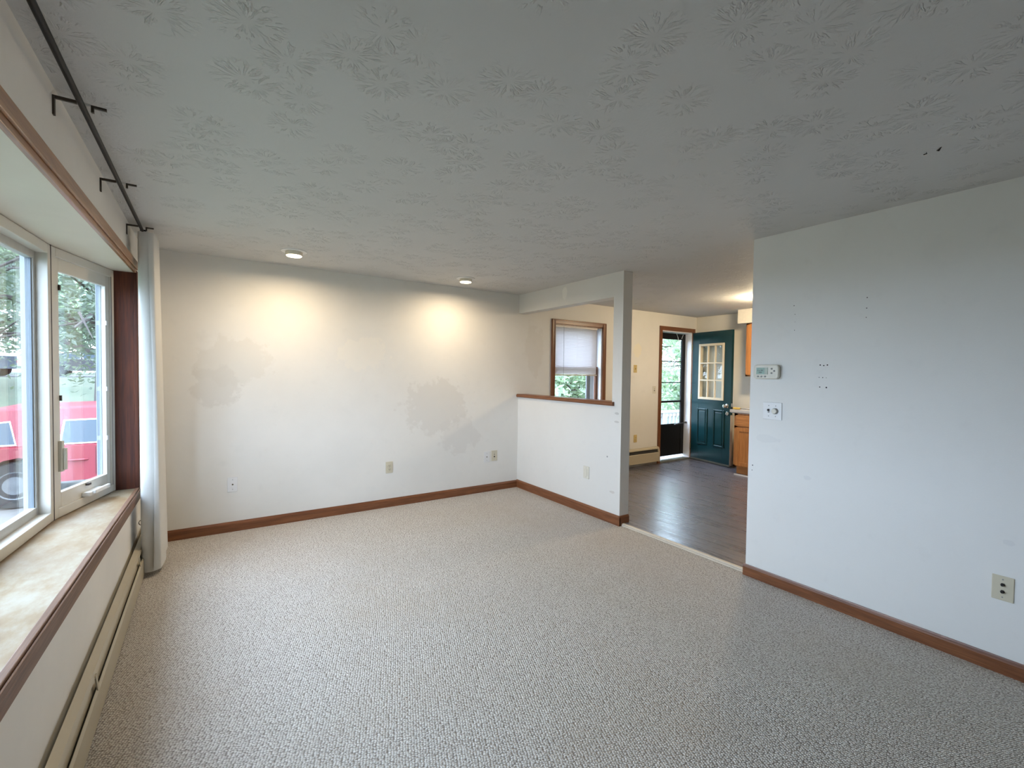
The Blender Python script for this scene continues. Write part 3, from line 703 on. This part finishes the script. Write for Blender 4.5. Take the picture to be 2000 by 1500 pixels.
sd = struct(empty('door_1', (6.8, D+0.13, KF)), 'closed black storm door with stacked glass panes in the kitchen doorway', 'door')
ex0, ex1, y0, y1 = DX0+0.016, DX1-0.016, D+0.115, D+0.145
gx0, gx1 = ex0+0.09, ex1-0.085
m = MB().box(ex0, gx0, y0, y1, 0.085, 2.115).box(gx1, ex1, y0, y1, 0.085, 2.115).box(gx0, gx1, y0, y1, 2.015, 2.115).box(gx0, gx1, y0, y1, 0.56, 0.615)
m.build('door_frame', black_m, sd, bevel=0.003)
MB().box(gx0, gx1, y0+0.008, y1-0.008, 0.085, 0.56).build('kick_panel', black_m, sd)
zz = [0.615, 0.985, 1.300, 1.650, 2.015]
for k in range(4):
    MB().box(gx0, gx1, y0+0.012, y0+0.016, zz[k]+0.004, zz[k+1]-0.004).build('pane', glass_m, sd)
    if k: MB().box(gx0, gx1, y0+0.004, y1-0.004, zz[k]-(0.016 if k == 1 else 0.008), zz[k]+(0.016 if k == 1 else 0.008)).build('crossbar', black_m, sd)
MB().tube([(ex1-0.30, y0-0.03, 0.60), (ex1-0.02, y0-0.035, 0.625)], 0.009, 8).tube([(ex1-0.02, y0-0.035, 0.625), (DX1-0.02, y0-0.06, 0.63)], 0.014, 8).build('door_closer', plain('grey_closer', (0.10, 0.10, 0.11), 0.3, 0.6), sd, smooth=True)
MB().tube([(6.92, y0-0.01, 2.11), (6.90, y0-0.05, 2.05), (6.93, y0-0.04, 1.99)], 0.004, 6).tube([(7.08, y0-0.02, 2.10), (7.0, y0-0.05, 2.03)], 0.003, 6).build('chain', white_tr, sd)

# green door, hinged at the right jamb, swung open against the kitchen wall
hx, hy = DX1-0.004, D-0.020
fx, fy = 7.045, 4.075
DL = math.hypot(fx-hx, fy-hy); ang = math.atan2(fy-hy, fx-hx)
gd = struct(empty('door_2', (hx, hy, 0.045), ang), 'open dark green door with nine-pane window and two raised panels', 'door')
DH, DT = 2.085, 0.044
# local: x along width from hinge, y = normal. The room-facing side is -x world
side = 1 if Vector((-math.sin(ang), math.cos(ang))).x < 0 else -1
def lb(m, u0, u1, v0, v1, d0, d1): return m.box(u0, u1, side*d0, side*d1, v0, v1)
wu0, wu1, wv0, wv1 = 0.155, DL-0.145, 1.005, 1.880
m = MB()
lb(m, 0, wu0, 0, DH, -DT, 0); lb(m, wu1, DL, 0, DH, -DT, 0); lb(m, wu0, wu1, 0, wv0, -DT, 0); lb(m, wu0, wu1, wv1, DH, -DT, 0)
m.build('slab', green_m, gd, world=False, bevel=0.002)
def frame_l(m, u0, u1, v0, v1, wd, d0, d1):
    lb(m, u0, u0+wd, v0, v1, d0, d1); lb(m, u1-wd, u1, v0, v1, d0, d1); lb(m, u0+wd, u1-wd, v0, v0+wd, d0, d1); lb(m, u0+wd, u1-wd, v1-wd, v1, d0, d1); return m
lf = frame_l(MB(), wu0-0.012, wu1+0.012, wv0-0.012, wv1+0.012, 0.036, -DT-0.008, 0.012).build('window_frame', cream_m, gd, world=False, bevel=0.003)
iu0, iu1, iv0, iv1 = wu0+0.024, wu1-0.024, wv0+0.024, wv1-0.024
for k in (1, 2):
    u = iu0+(iu1-iu0)*k/3; lb(MB(), u-0.009, u+0.009, iv0, iv1, -0.018, 0.008).build('muntin', cream_m, lf, world=False)
    v = iv0+(iv1-iv0)*k/3; lb(MB(), iu0, iu1, v-0.009, v+0.009, -0.017, 0.009).build('muntin', cream_m, lf, world=False)
for a in range(3):
    for b in range(3):
        u = iu0+(iu1-iu0)*a/3; v = iv0+(iv1-iv0)*b/3
        lb(MB(), u+0.002, u+(iu1-iu0)/3-0.002, v+0.002, v+(iv1-iv0)/3-0.002, -0.026, -0.022).build('pane', glass_m, lf, world=False)
for u0, u1 in ((0.125, 0.345), (0.455, 0.675)):
    o = frame_l(MB(), u0, u1, 0.255, 0.845, 0.030, -0.002, 0.014).build('raised_panel', green_m, gd, world=False, bevel=0.012)
    lb(MB(), u0+0.042, u1-0.042, 0.297, 0.803, -0.002, 0.010).build('panel_field', green_m, o, world=False, bevel=0.009)
def ldisc(u, v, prof, n=20):
    return MB().lathe([(r_, h_) for r_, h_ in prof], (u, 0, v), 'y', n, side)
ku = DL-0.065
ldisc(ku, 0.915, [(0.033, 0.0), (0.033, 0.006), (0.014, 0.012), (0.012, 0.035), (0.024, 0.042), (0.030, 0.055), (0.026, 0.068), (0.010, 0.072)]).build('knob', chrome_m, gd, world=False, smooth=True)
ldisc(ku+0.01, 0.80, [(0.030, 0.0), (0.030, 0.010), (0.024, 0.016), (0.010, 0.017)]).build('deadbolt', chrome_m, gd, world=False, smooth=True)
lb(MB(), ku+0.000, ku+0.018, 0.785, 0.815, 0.016, 0.034).build('thumb_turn', chrome_m, gd, world=False)
lb(MB(), DL-0.002, DL+0.003, 0.87, 0.96, -DT*0.8, -DT*0.2).build('latch_plate', chrome_m, gd, world=False)
lb(MB(), DL-0.001, DL+0.0025, 0.0, 0.78, -DT, -0.001).build('edge_strip', plain('bare_edge', (0.42, 0.38, 0.33), 0.6), gd, world=False)
lb(MB(), 0.0, DL, -0.015, 0.012, -DT-0.003, 0.004).build('door_sweep', plain('worn_sweep', (0.11, 0.11, 0.09), 0.6), gd, world=False)
for v in (0.20, 1.02, 1.85):
    MB().lathe([(0.007, -0.045), (0.007, 0.045)], (-0.006, side*0.006, v), 'z', 10).build('hinge', brass_m, gd, world=False)

# ------------------------------------------------------------------ kitchen cabinets
CF = 6.70; CY1, CY0 = 3.81, 3.05
bc = empty('base_cabinet', (7.0, 3.43, KF)); tag(bc, 'honey oak base cabinet under the grey countertop', 'cabinet')
MB().box(CF+0.02, XK-0.002, CY0, CY1, 0.13, 0.895).build('body', cab_z, bc)
MB().box(CF+0.085, XK-0.002, CY0, CY1-0.002, KF, 0.13).build('toe_kick', cab_y, bc)
MB().box(CF, CF+0.02, CY1-0.05, CY1, 0.13, 0.895).box(CF, CF+0.02, CY0, CY0+0.05, 0.13, 0.895).box(CF, CF+0.02, CY0, CY1, 0.86, 0.895).box(CF, CF+0.02, CY0, CY1, 0.685, 0.72).box(CF, CF+0.02, CY0, CY1, 0.13, 0.165).build('face_frame', cab_z, bc, bevel=0.001)
def cab_door(par, xf, y0, y1, z0, z1, name='door', fr=0.055):
    m = MB().box(xf-0.018, xf, y0, y0+fr, z0, z1).box(xf-0.018, xf, y1-fr, y1, z0, z1).box(xf-0.018, xf, y0+fr, y1-fr, z0, z0+fr).box(xf-0.018, xf, y0+fr, y1-fr, z1-fr, z1)
    o = m.build(name, cab_z, par, bevel=0.004)
    MB().box(xf-0.010, xf-0.002, y0+fr-0.004, y1-fr+0.004, z0+fr-0.004, z1-fr+0.004).build('door_panel', cab_z, o)
ym = (CY0+CY1)/2
for y0_, y1_ in ((ym+0.004, CY1-0.03), (CY0+0.03, ym-0.004)):
    cab_door(bc, CF, y0_, y1_, 0.150, 0.695)
    MB().box(CF-0.018, CF, y0_, y1_, 0.712, 0.868).build('drawer_front', cab_y, bc, bevel=0.006)
tag(MB().box(CF-0.03, XK-0.002, CY0, CY1+0.055, 0.905, 0.945).box(XK-0.022, XK-0.002, CY0, CY1+0.055, 0.945, 1.04).box(CF-0.012, XK-0.002, CY0, CY1+0.05, 0.895, 0.905).build('countertop', counter_m, bevel=0.003, origin=(7.0, 3.45, 0.895)), 'grey laminate countertop behind the green door', 'countertop')
uc = empty('wall_cabinet', (7.15, 3.43, 1.42)); tag(uc, 'honey oak upper cabinet hung below the soffit', 'cabinet')
UF = 7.0
MB().box(UF+0.02, XK-0.002, CY0, 3.835, 1.42, 2.195).build('body', cab_z, uc)
MB().box(UF, UF+0.02, CY0, CY0+0.045, 1.42, 2.195).box(UF, UF+0.02, 3.79, 3.835, 1.42, 2.195).box(UF, UF+0.02, CY0, 3.835, 1.42, 1.46).box(UF, UF+0.02, CY0, 3.835, 2.155, 2.195).build('face_frame', cab_z, uc, bevel=0.001)
cab_door(uc, UF, 3.445, 3.815, 1.44, 2.175); cab_door(uc, UF, CY0+0.02, 3.437, 1.44, 2.175)
struct(MB().box(6.93, XK, 0.5, 3.93, 2.197, H).build('ceiling_soffit', soffit_m), 'cream boxed soffit above the kitchen wall cabinet', 'soffit')
tag(MB().prism([(6.66, KF), (6.685, KF), (6.683, KF+0.010), (6.675, KF+0.016), (6.66, KF+0.018)], 'y', 3.50, 3.775).build('shoe_molding', white_pl, origin=(6.67, 3.64, KF)), 'white strip of molding lying on the floor before the oak base cabinet', 'molding')
sdv = empty('screwdriver', (6.72, 3.78, 0.945)); tag(sdv, 'yellow-handled screwdriver lying on the countertop edge', 'screwdriver')
MB().tube([(6.705, 3.835, 0.961), (6.708, 3.80, 0.961), (6.712, 3.735, 0.961)], [0.013, 0.016, 0.013], 8).build('handle', plain('yellow_handle', (0.60, 0.42, 0.10), 0.35), sdv, smooth=True)
MB().tube([(6.702, 3.862, 0.961), (6.705, 3.835, 0.961)], 0.014, 8).build('end_cap', black_m, sdv)
MB().tube([(6.712, 3.735, 0.961), (6.735, 3.50, 0.949)], 0.004, 6).build('shaft', black_m, sdv)

# ------------------------------------------------------------------ outdoors
def grd(x, y):
    t = min(1, max(0, (y-12.5)/20.0)); t = t*t*(3-2*t)
    return -0.65+1.50*t
def grass_mat():
    t = NT('lawn'); f = t.noise(t.coord(), 3.0, 6, 0.7); g = t.noise(t.coord(), 0.35, 3)
    c = t.ramp(f, [(0.3, (0.035, 0.050, 0.028)), (0.7, (0.070, 0.095, 0.055))])
    t.color(t.mix(t.ramp(g, [(0.4, 0), (0.6, 0.5)]), c, (0.09, 0.10, 0.065))); t.bump(f, 0.5, 0.03); return t.done(0.9)
m = MB(); nx, ny = 30, 46; xs = [-45+90*i/nx for i in range(nx+1)]; ys = [-25+90*j/ny for j in range(ny+1)]
for y in ys:
    for x in xs: m.v.append((x, y, grd(x, y)))
for j in range(ny):
    for i in range(nx): a = j*(nx+1)+i; m.f.append((a, a+1, a+nx+2, a+nx+1))
struct(m.build('ground_lawn', grass_mat(), smooth=True), 'green lawn rising towards the street outside', 'lawn')
asph = plain('asphalt', (0.10, 0.10, 0.105), 0.85, var=0.2, scale=3)
struct(MB().box(-45, 45, 34.0, 41, 0.60, 0.875).build('ground_street', asph), 'grey street beyond the lawn with parked cars', 'street')
struct(MB().box(-6, 9, 8.6, 12.2, -0.9, -0.635).build('ground_driveway', plain('driveway', (0.13, 0.125, 0.12), 0.85, var=0.2, scale=3)), 'grey driveway under the red car', 'driveway')

def car(name, label, cx, cy, gz, rz, paint, kind, rear_at=-1):
    """car facing local +x; origin on the ground under the body centre."""
    r = empty(name, (cx, cy, gz), rz); tag(r, label, 'car')
    if kind == 'suv':
        L, Wd, wr_ = 4.6, 1.80, 0.34; wx = (-1.30, 1.42)
        low = [(-2.28, 0.30), (-2.30, 0.62), (-2.26, 0.86), (-2.10, 0.90), (0.95, 0.88), (1.55, 0.86), (2.10, 0.80), (2.28, 0.62), (2.28, 0.30)]
        roof = [(-2.12, 0.88), (-1.92, 1.30), (-1.60, 1.44), (-0.4, 1.465), (0.30, 1.42), (1.10, 0.875)]
        wins = [[(-1.80, 0.92), (-1.64, 1.24), (-1.36, 1.27), (-1.28, 0.92)], [(-0.84, 0.90), (-0.80, 1.265), (-0.16, 1.28), (-0.12, 0.90)], [(-0.02, 0.90), (-0.05, 1.28), (0.26, 1.25), (0.84, 0.895)]]
        handles = (-0.62, 0.20)
    elif kind == 'sedan':
        L, Wd, wr_ = 4.6, 1.76, 0.32; wx = (-1.35, 1.40)
        low = [(-2.28, 0.28), (-2.30, 0.70), (-2.20, 0.95), (-1.5, 0.98), (0.85, 0.93), (1.6, 0.84), (2.15, 0.70), (2.28, 0.52), (2.28, 0.28)]
        roof = [(-1.70, 0.965), (-1.10, 1.36), (-0.6, 1.43), (0.1, 1.42), (0.35, 1.36), (1.05, 0.91)]
        wins = [[(-1.35, 1.0), (-1.02, 1.29), (-0.42, 1.34), (-0.40, 0.98)], [(-0.32, 0.98), (-0.34, 1.345), (0.22, 1.32), (0.75, 0.95)]]
        handles = (-0.55, 0.05)
    else:
        L, Wd, wr_ = 5.2, 1.90, 0.38; wx = (-1.60, 1.60)
        low = [(-2.58, 0.40), (-2.60, 1.08), (-0.75, 1.10), (1.15, 1.08), (2.30, 1.02), (2.58, 0.85), (2.58, 0.40)]
        roof = [(-0.72, 1.09), (-0.62, 1.72), (-0.2, 1.80), (0.45, 1.78), (1.20, 1.08)]
        wins = [[(-0.55, 1.14), (-0.50, 1.64), (-0.08, 1.68), (-0.06, 1.13)], [(0.02, 1.13), (0.02, 1.68), (0.42, 1.67), (0.92, 1.12)]]
        handles = (-0.35, 0.2)
    hw = Wd/2
    def loft(poly, half, name, mat, parent):
        m = MB(); n = len(poly)
        for y_sign, inset in ((-1, 1), (1, 1)):
            pass
        rings = [(-half, 0.965), (-half+0.07, 1.0), (half-0.07, 1.0), (half, 0.965)]
        cxp = sum(p[0] for p in poly)/n; czp = sum(p[1] for p in poly)/n
        for yv, k in rings:
            for x_, z_ in poly: m.v.append((cxp+(x_-cxp)*k, yv, czp+(z_-czp)*k))
        for j in range(3):
            for i in range(n): m.f.append((j*n+i, j*n+(i+1) % n, (j+1)*n+(i+1) % n, (j+1)*n+i))
        m.f.append(tuple(range(n))); m.f.append(tuple(3*n+i for i in range(n)))
        return m.build(name, mat, parent, world=False, smooth=True)
    body = MB()
    # lower body with wheel arches cut into the outline
    outl = []
    bot = low[0][1]
    for p in low: outl.append(p)
    for wxx in sorted(wx, reverse=True):
        for k in range(9):
            a = math.pi*k/8; outl.append((wxx+(wr_+0.07)*math.cos(a), max(bot, wr_+(wr_+0.07)*math.sin(a))))
    body = loft(outl, hw, 'body', paint, r)
    m = MB(); n = len(roof)
    for sgn in (-1, 1):
        for x_, z_ in roof:
            k = (z_-0.95)/0.5; m.v.append((x_, sgn*(hw-0.06-0.13*k), z_))
    m.f += [tuple(range(n)), tuple(range(n, 2*n))]+[(i, (i+1) % n, n+(i+1) % n, n+i) for i in range(n)]
    m.build('cabin', paint, r, world=False, bevel=0.03)
    gls = plain('car_glass', (0.055, 0.075, 0.095), 0.35, var=0.05, spec=0.25); chrome = plain('bright_car_trim', (0.75, 0.76, 0.78), 0.2, 0.6)
    for sgn in (-1, 1):
        for wn in wins:
            def wy(z_, e): return sgn*(hw-0.06-0.13*(z_-0.95)/0.5+e)
            cxw = sum(p[0] for p in wn)/4; czw = sum(p[1] for p in wn)/4
            fm = MB(); gm = MB()
            for (mm, k, e0, e1) in ((fm, 1.0, -0.01, 0.006), (gm, 0.93, -0.01, 0.009)):
                vs = []
                for e in (e0, e1):
                    for x_, z_ in wn:
                        xx = cxw+(x_-cxw)*k; z2 = czw+(z_-czw)*(k-0.03*(k < 1)); vs.append((xx, wy(z2, e), z2))
                mm.hexa(vs)
            f_ = fm.build('window_trim', chrome, r, world=False); gm.build('pane', gls, f_, world=False)
        for hx_ in handles:
            zz_ = {'suv': 0.66, 'sedan': 0.78, 'pickup': 0.98}[kind]
            MB().tube([(hx_-0.11, sgn*(hw-0.005), zz_), (hx_-0.08, sgn*(hw+0.03), zz_+0.005), (hx_+0.08, sgn*(hw+0.03), zz_+0.005), (hx_+0.11, sgn*(hw-0.005), zz_)], 0.016, 6).build('door_handle', paint, r, world=False, smooth=True)
            MB().box(hx_+0.20, hx_+0.206, sgn*(hw-0.01), sgn*(hw+0.002), 0.42, 0.85).build('door_seam', hole_m, r, world=False)
    # front and rear glass
    (x0, z0), (x1, z1) = roof[-1], roof[-2]
    def screen(x0, z0, x1, z1, nx_, nm):
        vs = []
        for e in (0.0, 0.012):
            for (x_, z_, s_) in ((x0*0.94+x1*0.06, z0*0.94+z1*0.06, -1), (x0*0.94+x1*0.06, z0*0.94+z1*0.06, 1), (x0*0.1+x1*0.9, z0*0.1+z1*0.9, 1), (x0*0.1+x1*0.9, z0*0.1+z1*0.9, -1)):
                vs.append((x_+nx_*e, s_*(hw-0.16-0.12*(z_-0.95)/0.5), z_+e))
        MB().hexa(vs).build(nm, gls, r, world=False)
    screen(x0, z0, x1, z1, 1, 'windshield'); screen(roof[0][0], roof[0][1], roof[1][0], roof[1][1], -1, 'rear_window')
    tire = plain('tire', (0.02, 0.02, 0.021), 0.8); rim = plain('alloy', (0.12, 0.125, 0.13), 0.5, 0.3)
    for wxx in wx:
        for sgn in (-1, 1):
            t_ = MB().lathe([(wr_*0.6, -0.10), (wr_*0.95, -0.10), (wr_, -0.07), (wr_, 0.07), (wr_*0.95, 0.10), (wr_*0.6, 0.10)], (wxx, sgn*(hw-0.13), wr_), 'y', 28).build('wheel', tire, r, world=False, smooth=True)
            MB().lathe([(wr_*0.62, 0.0), (wr_*0.60, 0.105), (wr_*0.5, 0.095), (wr_*0.15, 0.11), (0.01, 0.11)], (wxx, sgn*(hw-0.13), wr_), 'y', 20, sgn).build('hub_cap', rim, t_, world=False, smooth=True)
    for sgn in (-1, 1):
        MB().box(low[-2][0]-0.10, low[-2][0]+0.005, sgn*(hw-0.45), sgn*(hw-0.08), low[-2][1]-0.02, low[-2][1]+0.10).build('headlight', plain('lamp_lens', (0.6, 0.62, 0.64), 0.1), r, world=False)
        MB().box(low[1][0]-0.012, low[1][0]+0.08, sgn*(hw-0.35), sgn*(hw-0.06), 0.72, 0.90).build('tail_light', plain('tail_red', (0.25, 0.01, 0.01), 0.2), r, world=False)
    return r
red = plain('red_car_paint', (0.20, 0.022, 0.034), 0.45, var=0.04, scale=2)
navy = plain('blue_grey_paint', (0.06, 0.075, 0.095), 0.25, var=0.04, scale=2)
darkp = plain('charcoal_paint', (0.035, 0.038, 0.045), 0.25, var=0.04, scale=2)
car('suv', 'red car parked close outside the bow window', -0.60, 10.45, -0.635, 0.0, red, 'suv')
car('sedan', 'dark sedan parked at the street, seen through the casement', -5.2, 36.0, 0.875, 0.0, darkp, 'sedan')
car('pickup', 'blue-grey pickup truck parked at the street beyond the fixed pane', -10.6, 35.6, 0.875, math.pi, navy, 'pickup')

def leaf_mat(name, c1, c2):
    t = NT(name); f = t.noise(t.coord(), 2.5, 4); g = t.noise(t.coord(), 23, 2)
    t.color(t.mix(g, t.ramp(f, [(0.35, c1), (0.65, c2)]), c2)); 
    t.b.inputs['Roughness'].default_value = 0.5
    t.b.inputs['Transmission Weight'].default_value = 0.0
    tl = t.n('ShaderNodeBsdfTranslucent'); tl.inputs[0].default_value = (c2[0]*1.3, c2[1]*1.3, c2[2]*0.9, 1)
    mx = t.n('ShaderNodeMixShader'); mx.inputs[0].default_value = 0.35
    t.l(t.b.outputs[0], mx.inputs[1]); t.l(tl.outputs[0], mx.inputs[2]); t.l(mx.outputs[0], t.out.inputs[0]); return t.m
bark = plain('bark', (0.07, 0.06, 0.055), 0.9, var=0.3, scale=10)
leafA = leaf_mat('leaf_grey_green', (0.055, 0.080, 0.065), (0.135, 0.170, 0.135))
leafB = leaf_mat('leaf_bright_green', (0.16, 0.25, 0.18), (0.36, 0.45, 0.34))
def leaves(m, rnd, pos, size):
    a = Vector((rnd.gauss(0, 1), rnd.gauss(0, 1), rnd.gauss(0, 0.6))).normalized(); b = a.cross(Vector((rnd.gauss(0, 1), rnd.gauss(0, 1), rnd.gauss(0, 1)))).normalized()
    n = a.cross(b); s = size*rnd.uniform(0.6, 1.25); p = Vector(pos)
    m.add([p-a*s, p+b*s*0.42+n*s*0.12, p+a*s, p-b*s*0.42+n*s*0.12], [(0, 1, 2), (0, 2, 3)])
def tree(name, label, cat, x, y, h, crown, leaf_mat_, n, size, seed, group, trunk_r=0.2, droop=0.0, zmin=0.25):
    rnd = random.Random(seed); gz = grd(x, y); r = empty(name, (x, y, gz)); tag(r, label, cat, group)
    rx, rz_ = crown; cz = gz+h-rz_
    tk = MB(); top = Vector((x+rnd.uniform(-.3, .3), y+rnd.uniform(-.3, .3), gz+h*0.75))
    tk.tube([(x, y, gz-0.1), (x+0.05, y, gz+h*0.3), tuple(top)], [trunk_r, trunk_r*0.7, trunk_r*0.2], 8)
    tk.build('trunk', bark, r, smooth=True)
    bm_ = MB(); tips = []
    for k in range(16):
        a = k*2.4+rnd.uniform(-.3, .3); z_ = gz+h*(0.22+0.45*k/16); L_ = rx*rnd.uniform(0.65, 0.95)
        s_ = Vector((x, y, z_)); e = Vector((x+L_*math.cos(a), y+L_*math.sin(a), z_+L_*(0.45-droop)*rnd.uniform(0.3, 1)))
        mid = (s_+e)/2+Vector((0, 0, L_*0.14)); bm_.tube([s_, mid, e], [trunk_r*0.35, trunk_r*0.2, trunk_r*0.06], 5)
        for q_ in range(3):
            t = rnd.uniform(0.4, 0.9); p = s_.lerp(e, t)+Vector((0, 0, L_*0.1)); e2 = p+Vector((rnd.gauss(0, .5), rnd.gauss(0, .5), rnd.uniform(-0.5, 0.5)))*rx*0.35
            bm_.tube([p, e2], [trunk_r*0.12, trunk_r*0.03], 4)
    bm_.build('branches', bark, r)
    lm = MB(); cl = []
    for k in range(int(40)):
        while True:
            u = Vector((rnd.uniform(-1, 1), rnd.uniform(-1, 1), rnd.uniform(-1, 1)))
            if 0.30 < u.length < 1: break
        cl.append((Vector((x+u.x*rx, y+u.y*rx, cz+u.z*rz_)), rnd.uniform(0.16, 0.30)*rx))
    for k in range(n):
        c, rr = rnd.choice(cl); d = Vector((rnd.gauss(0, 1), rnd.gauss(0, 1), rnd.gauss(0, 0.8)))*rr*0.62; p = c+d
        if p.z < gz+zmin: p.z = gz+zmin+rnd.random()*0.2
        leaves(lm, rnd, p, size)
    o = lm.build('foliage', leaf_mat_, r); o['kind'] = 'stuff'
    return r
G1 = 'trees beyond the bow window'
tree('tree', 'large spreading tree beyond the red car with low branches', 'tree', -1.9, 16.5, 9.0, (4.3, 3.7), leafA, 20000, 0.085, 3, G1, 0.28, 0.35)
tree('tree', 'leafy tree standing across the lawn left of the large tree', 'tree', -8.0, 27.0, 9.5, (4.6, 4.0), leafA, 12000, 0.15, 5, G1, 0.28, 0.3)
tree('tree', 'tall tree behind the street beyond the parked cars', 'tree', -10.0, 48.0, 13.0, (7.0, 5.8), leafB, 9000, 0.34, 8, G1, 0.35)
G2 = 'green trees behind the kitchen'
for i, (x, y, h, cr, nm) in enumerate([(7.2, 10.6, 4.3, (1.5, 1.9), 'bushy green tree seen in the left of the kitchen window'), (10.4, 11.4, 4.3, (1.5, 1.9), 'bushy green tree seen between kitchen window and door'),
        (13.0, 8.2, 4.3, (1.7, 1.9), 'bushy green tree seen through the storm door'), (15.6, 13.0, 5.6, (2.2, 2.5), 'taller green tree behind the deck'), (10.2, 16.8, 5.6, (2.6, 2.5), 'taller green tree behind the kitchen window shrubs'),
        (18.2, 8.6, 5.4, (2.0, 2.4), 'far green tree to the right behind the deck railing')]):
    tree('garden_tree', nm, 'tree', x, y, h, cr, leafB, 7000, 0.11, 20+i, G2, 0.12, zmin=0.1)

# deck outside the kitchen door: boards, posts, railing
dk = empty('deck', (8.2, 6.0, -0.65)); tag(dk, 'pale wooden deck with white railing outside the storm door', 'deck')
dw = plain('weathered_deck', (0.16, 0.155, 0.145), 0.8, var=0.2, scale=6); rw = plain('white_railing', (0.30, 0.30, 0.29), 0.6, var=0.05)
for k in range(11): MB().box(6.0, 10.2, 5.16+k*0.145, 5.16+k*0.145+0.138, -0.17, -0.14).build('deck_board', dw, dk)
MB().box(6.0, 10.2, 5.18, 5.22, -0.33, -0.17).box(6.0, 10.2, 6.66, 6.70, -0.33, -0.17).build('joist', dw, dk)
for xp in (6.1, 7.4, 8.75, 10.1): MB().box(xp-0.045, xp+0.045, 6.60, 6.69, -0.66, 0.60).build('post', rw, dk)
MB().box(6.0, 10.2, 6.575, 6.715, 0.585, 0.625).build('top_rail', rw, dk, bevel=0.004)
MB().box(6.0, 10.2, 6.625, 6.665, 0.50, 0.585).build('upper_rail', rw, dk)
MB().box(6.0, 10.2, 6.625, 6.665, -0.06, 0.02).build('lower_rail', rw, dk)
xb = 6.22
while xb < 10.05:
    MB().box(xb-0.02, xb+0.02, 6.615, 6.655, -0.05, 0.56).build('baluster', rw, dk); xb += 0.125
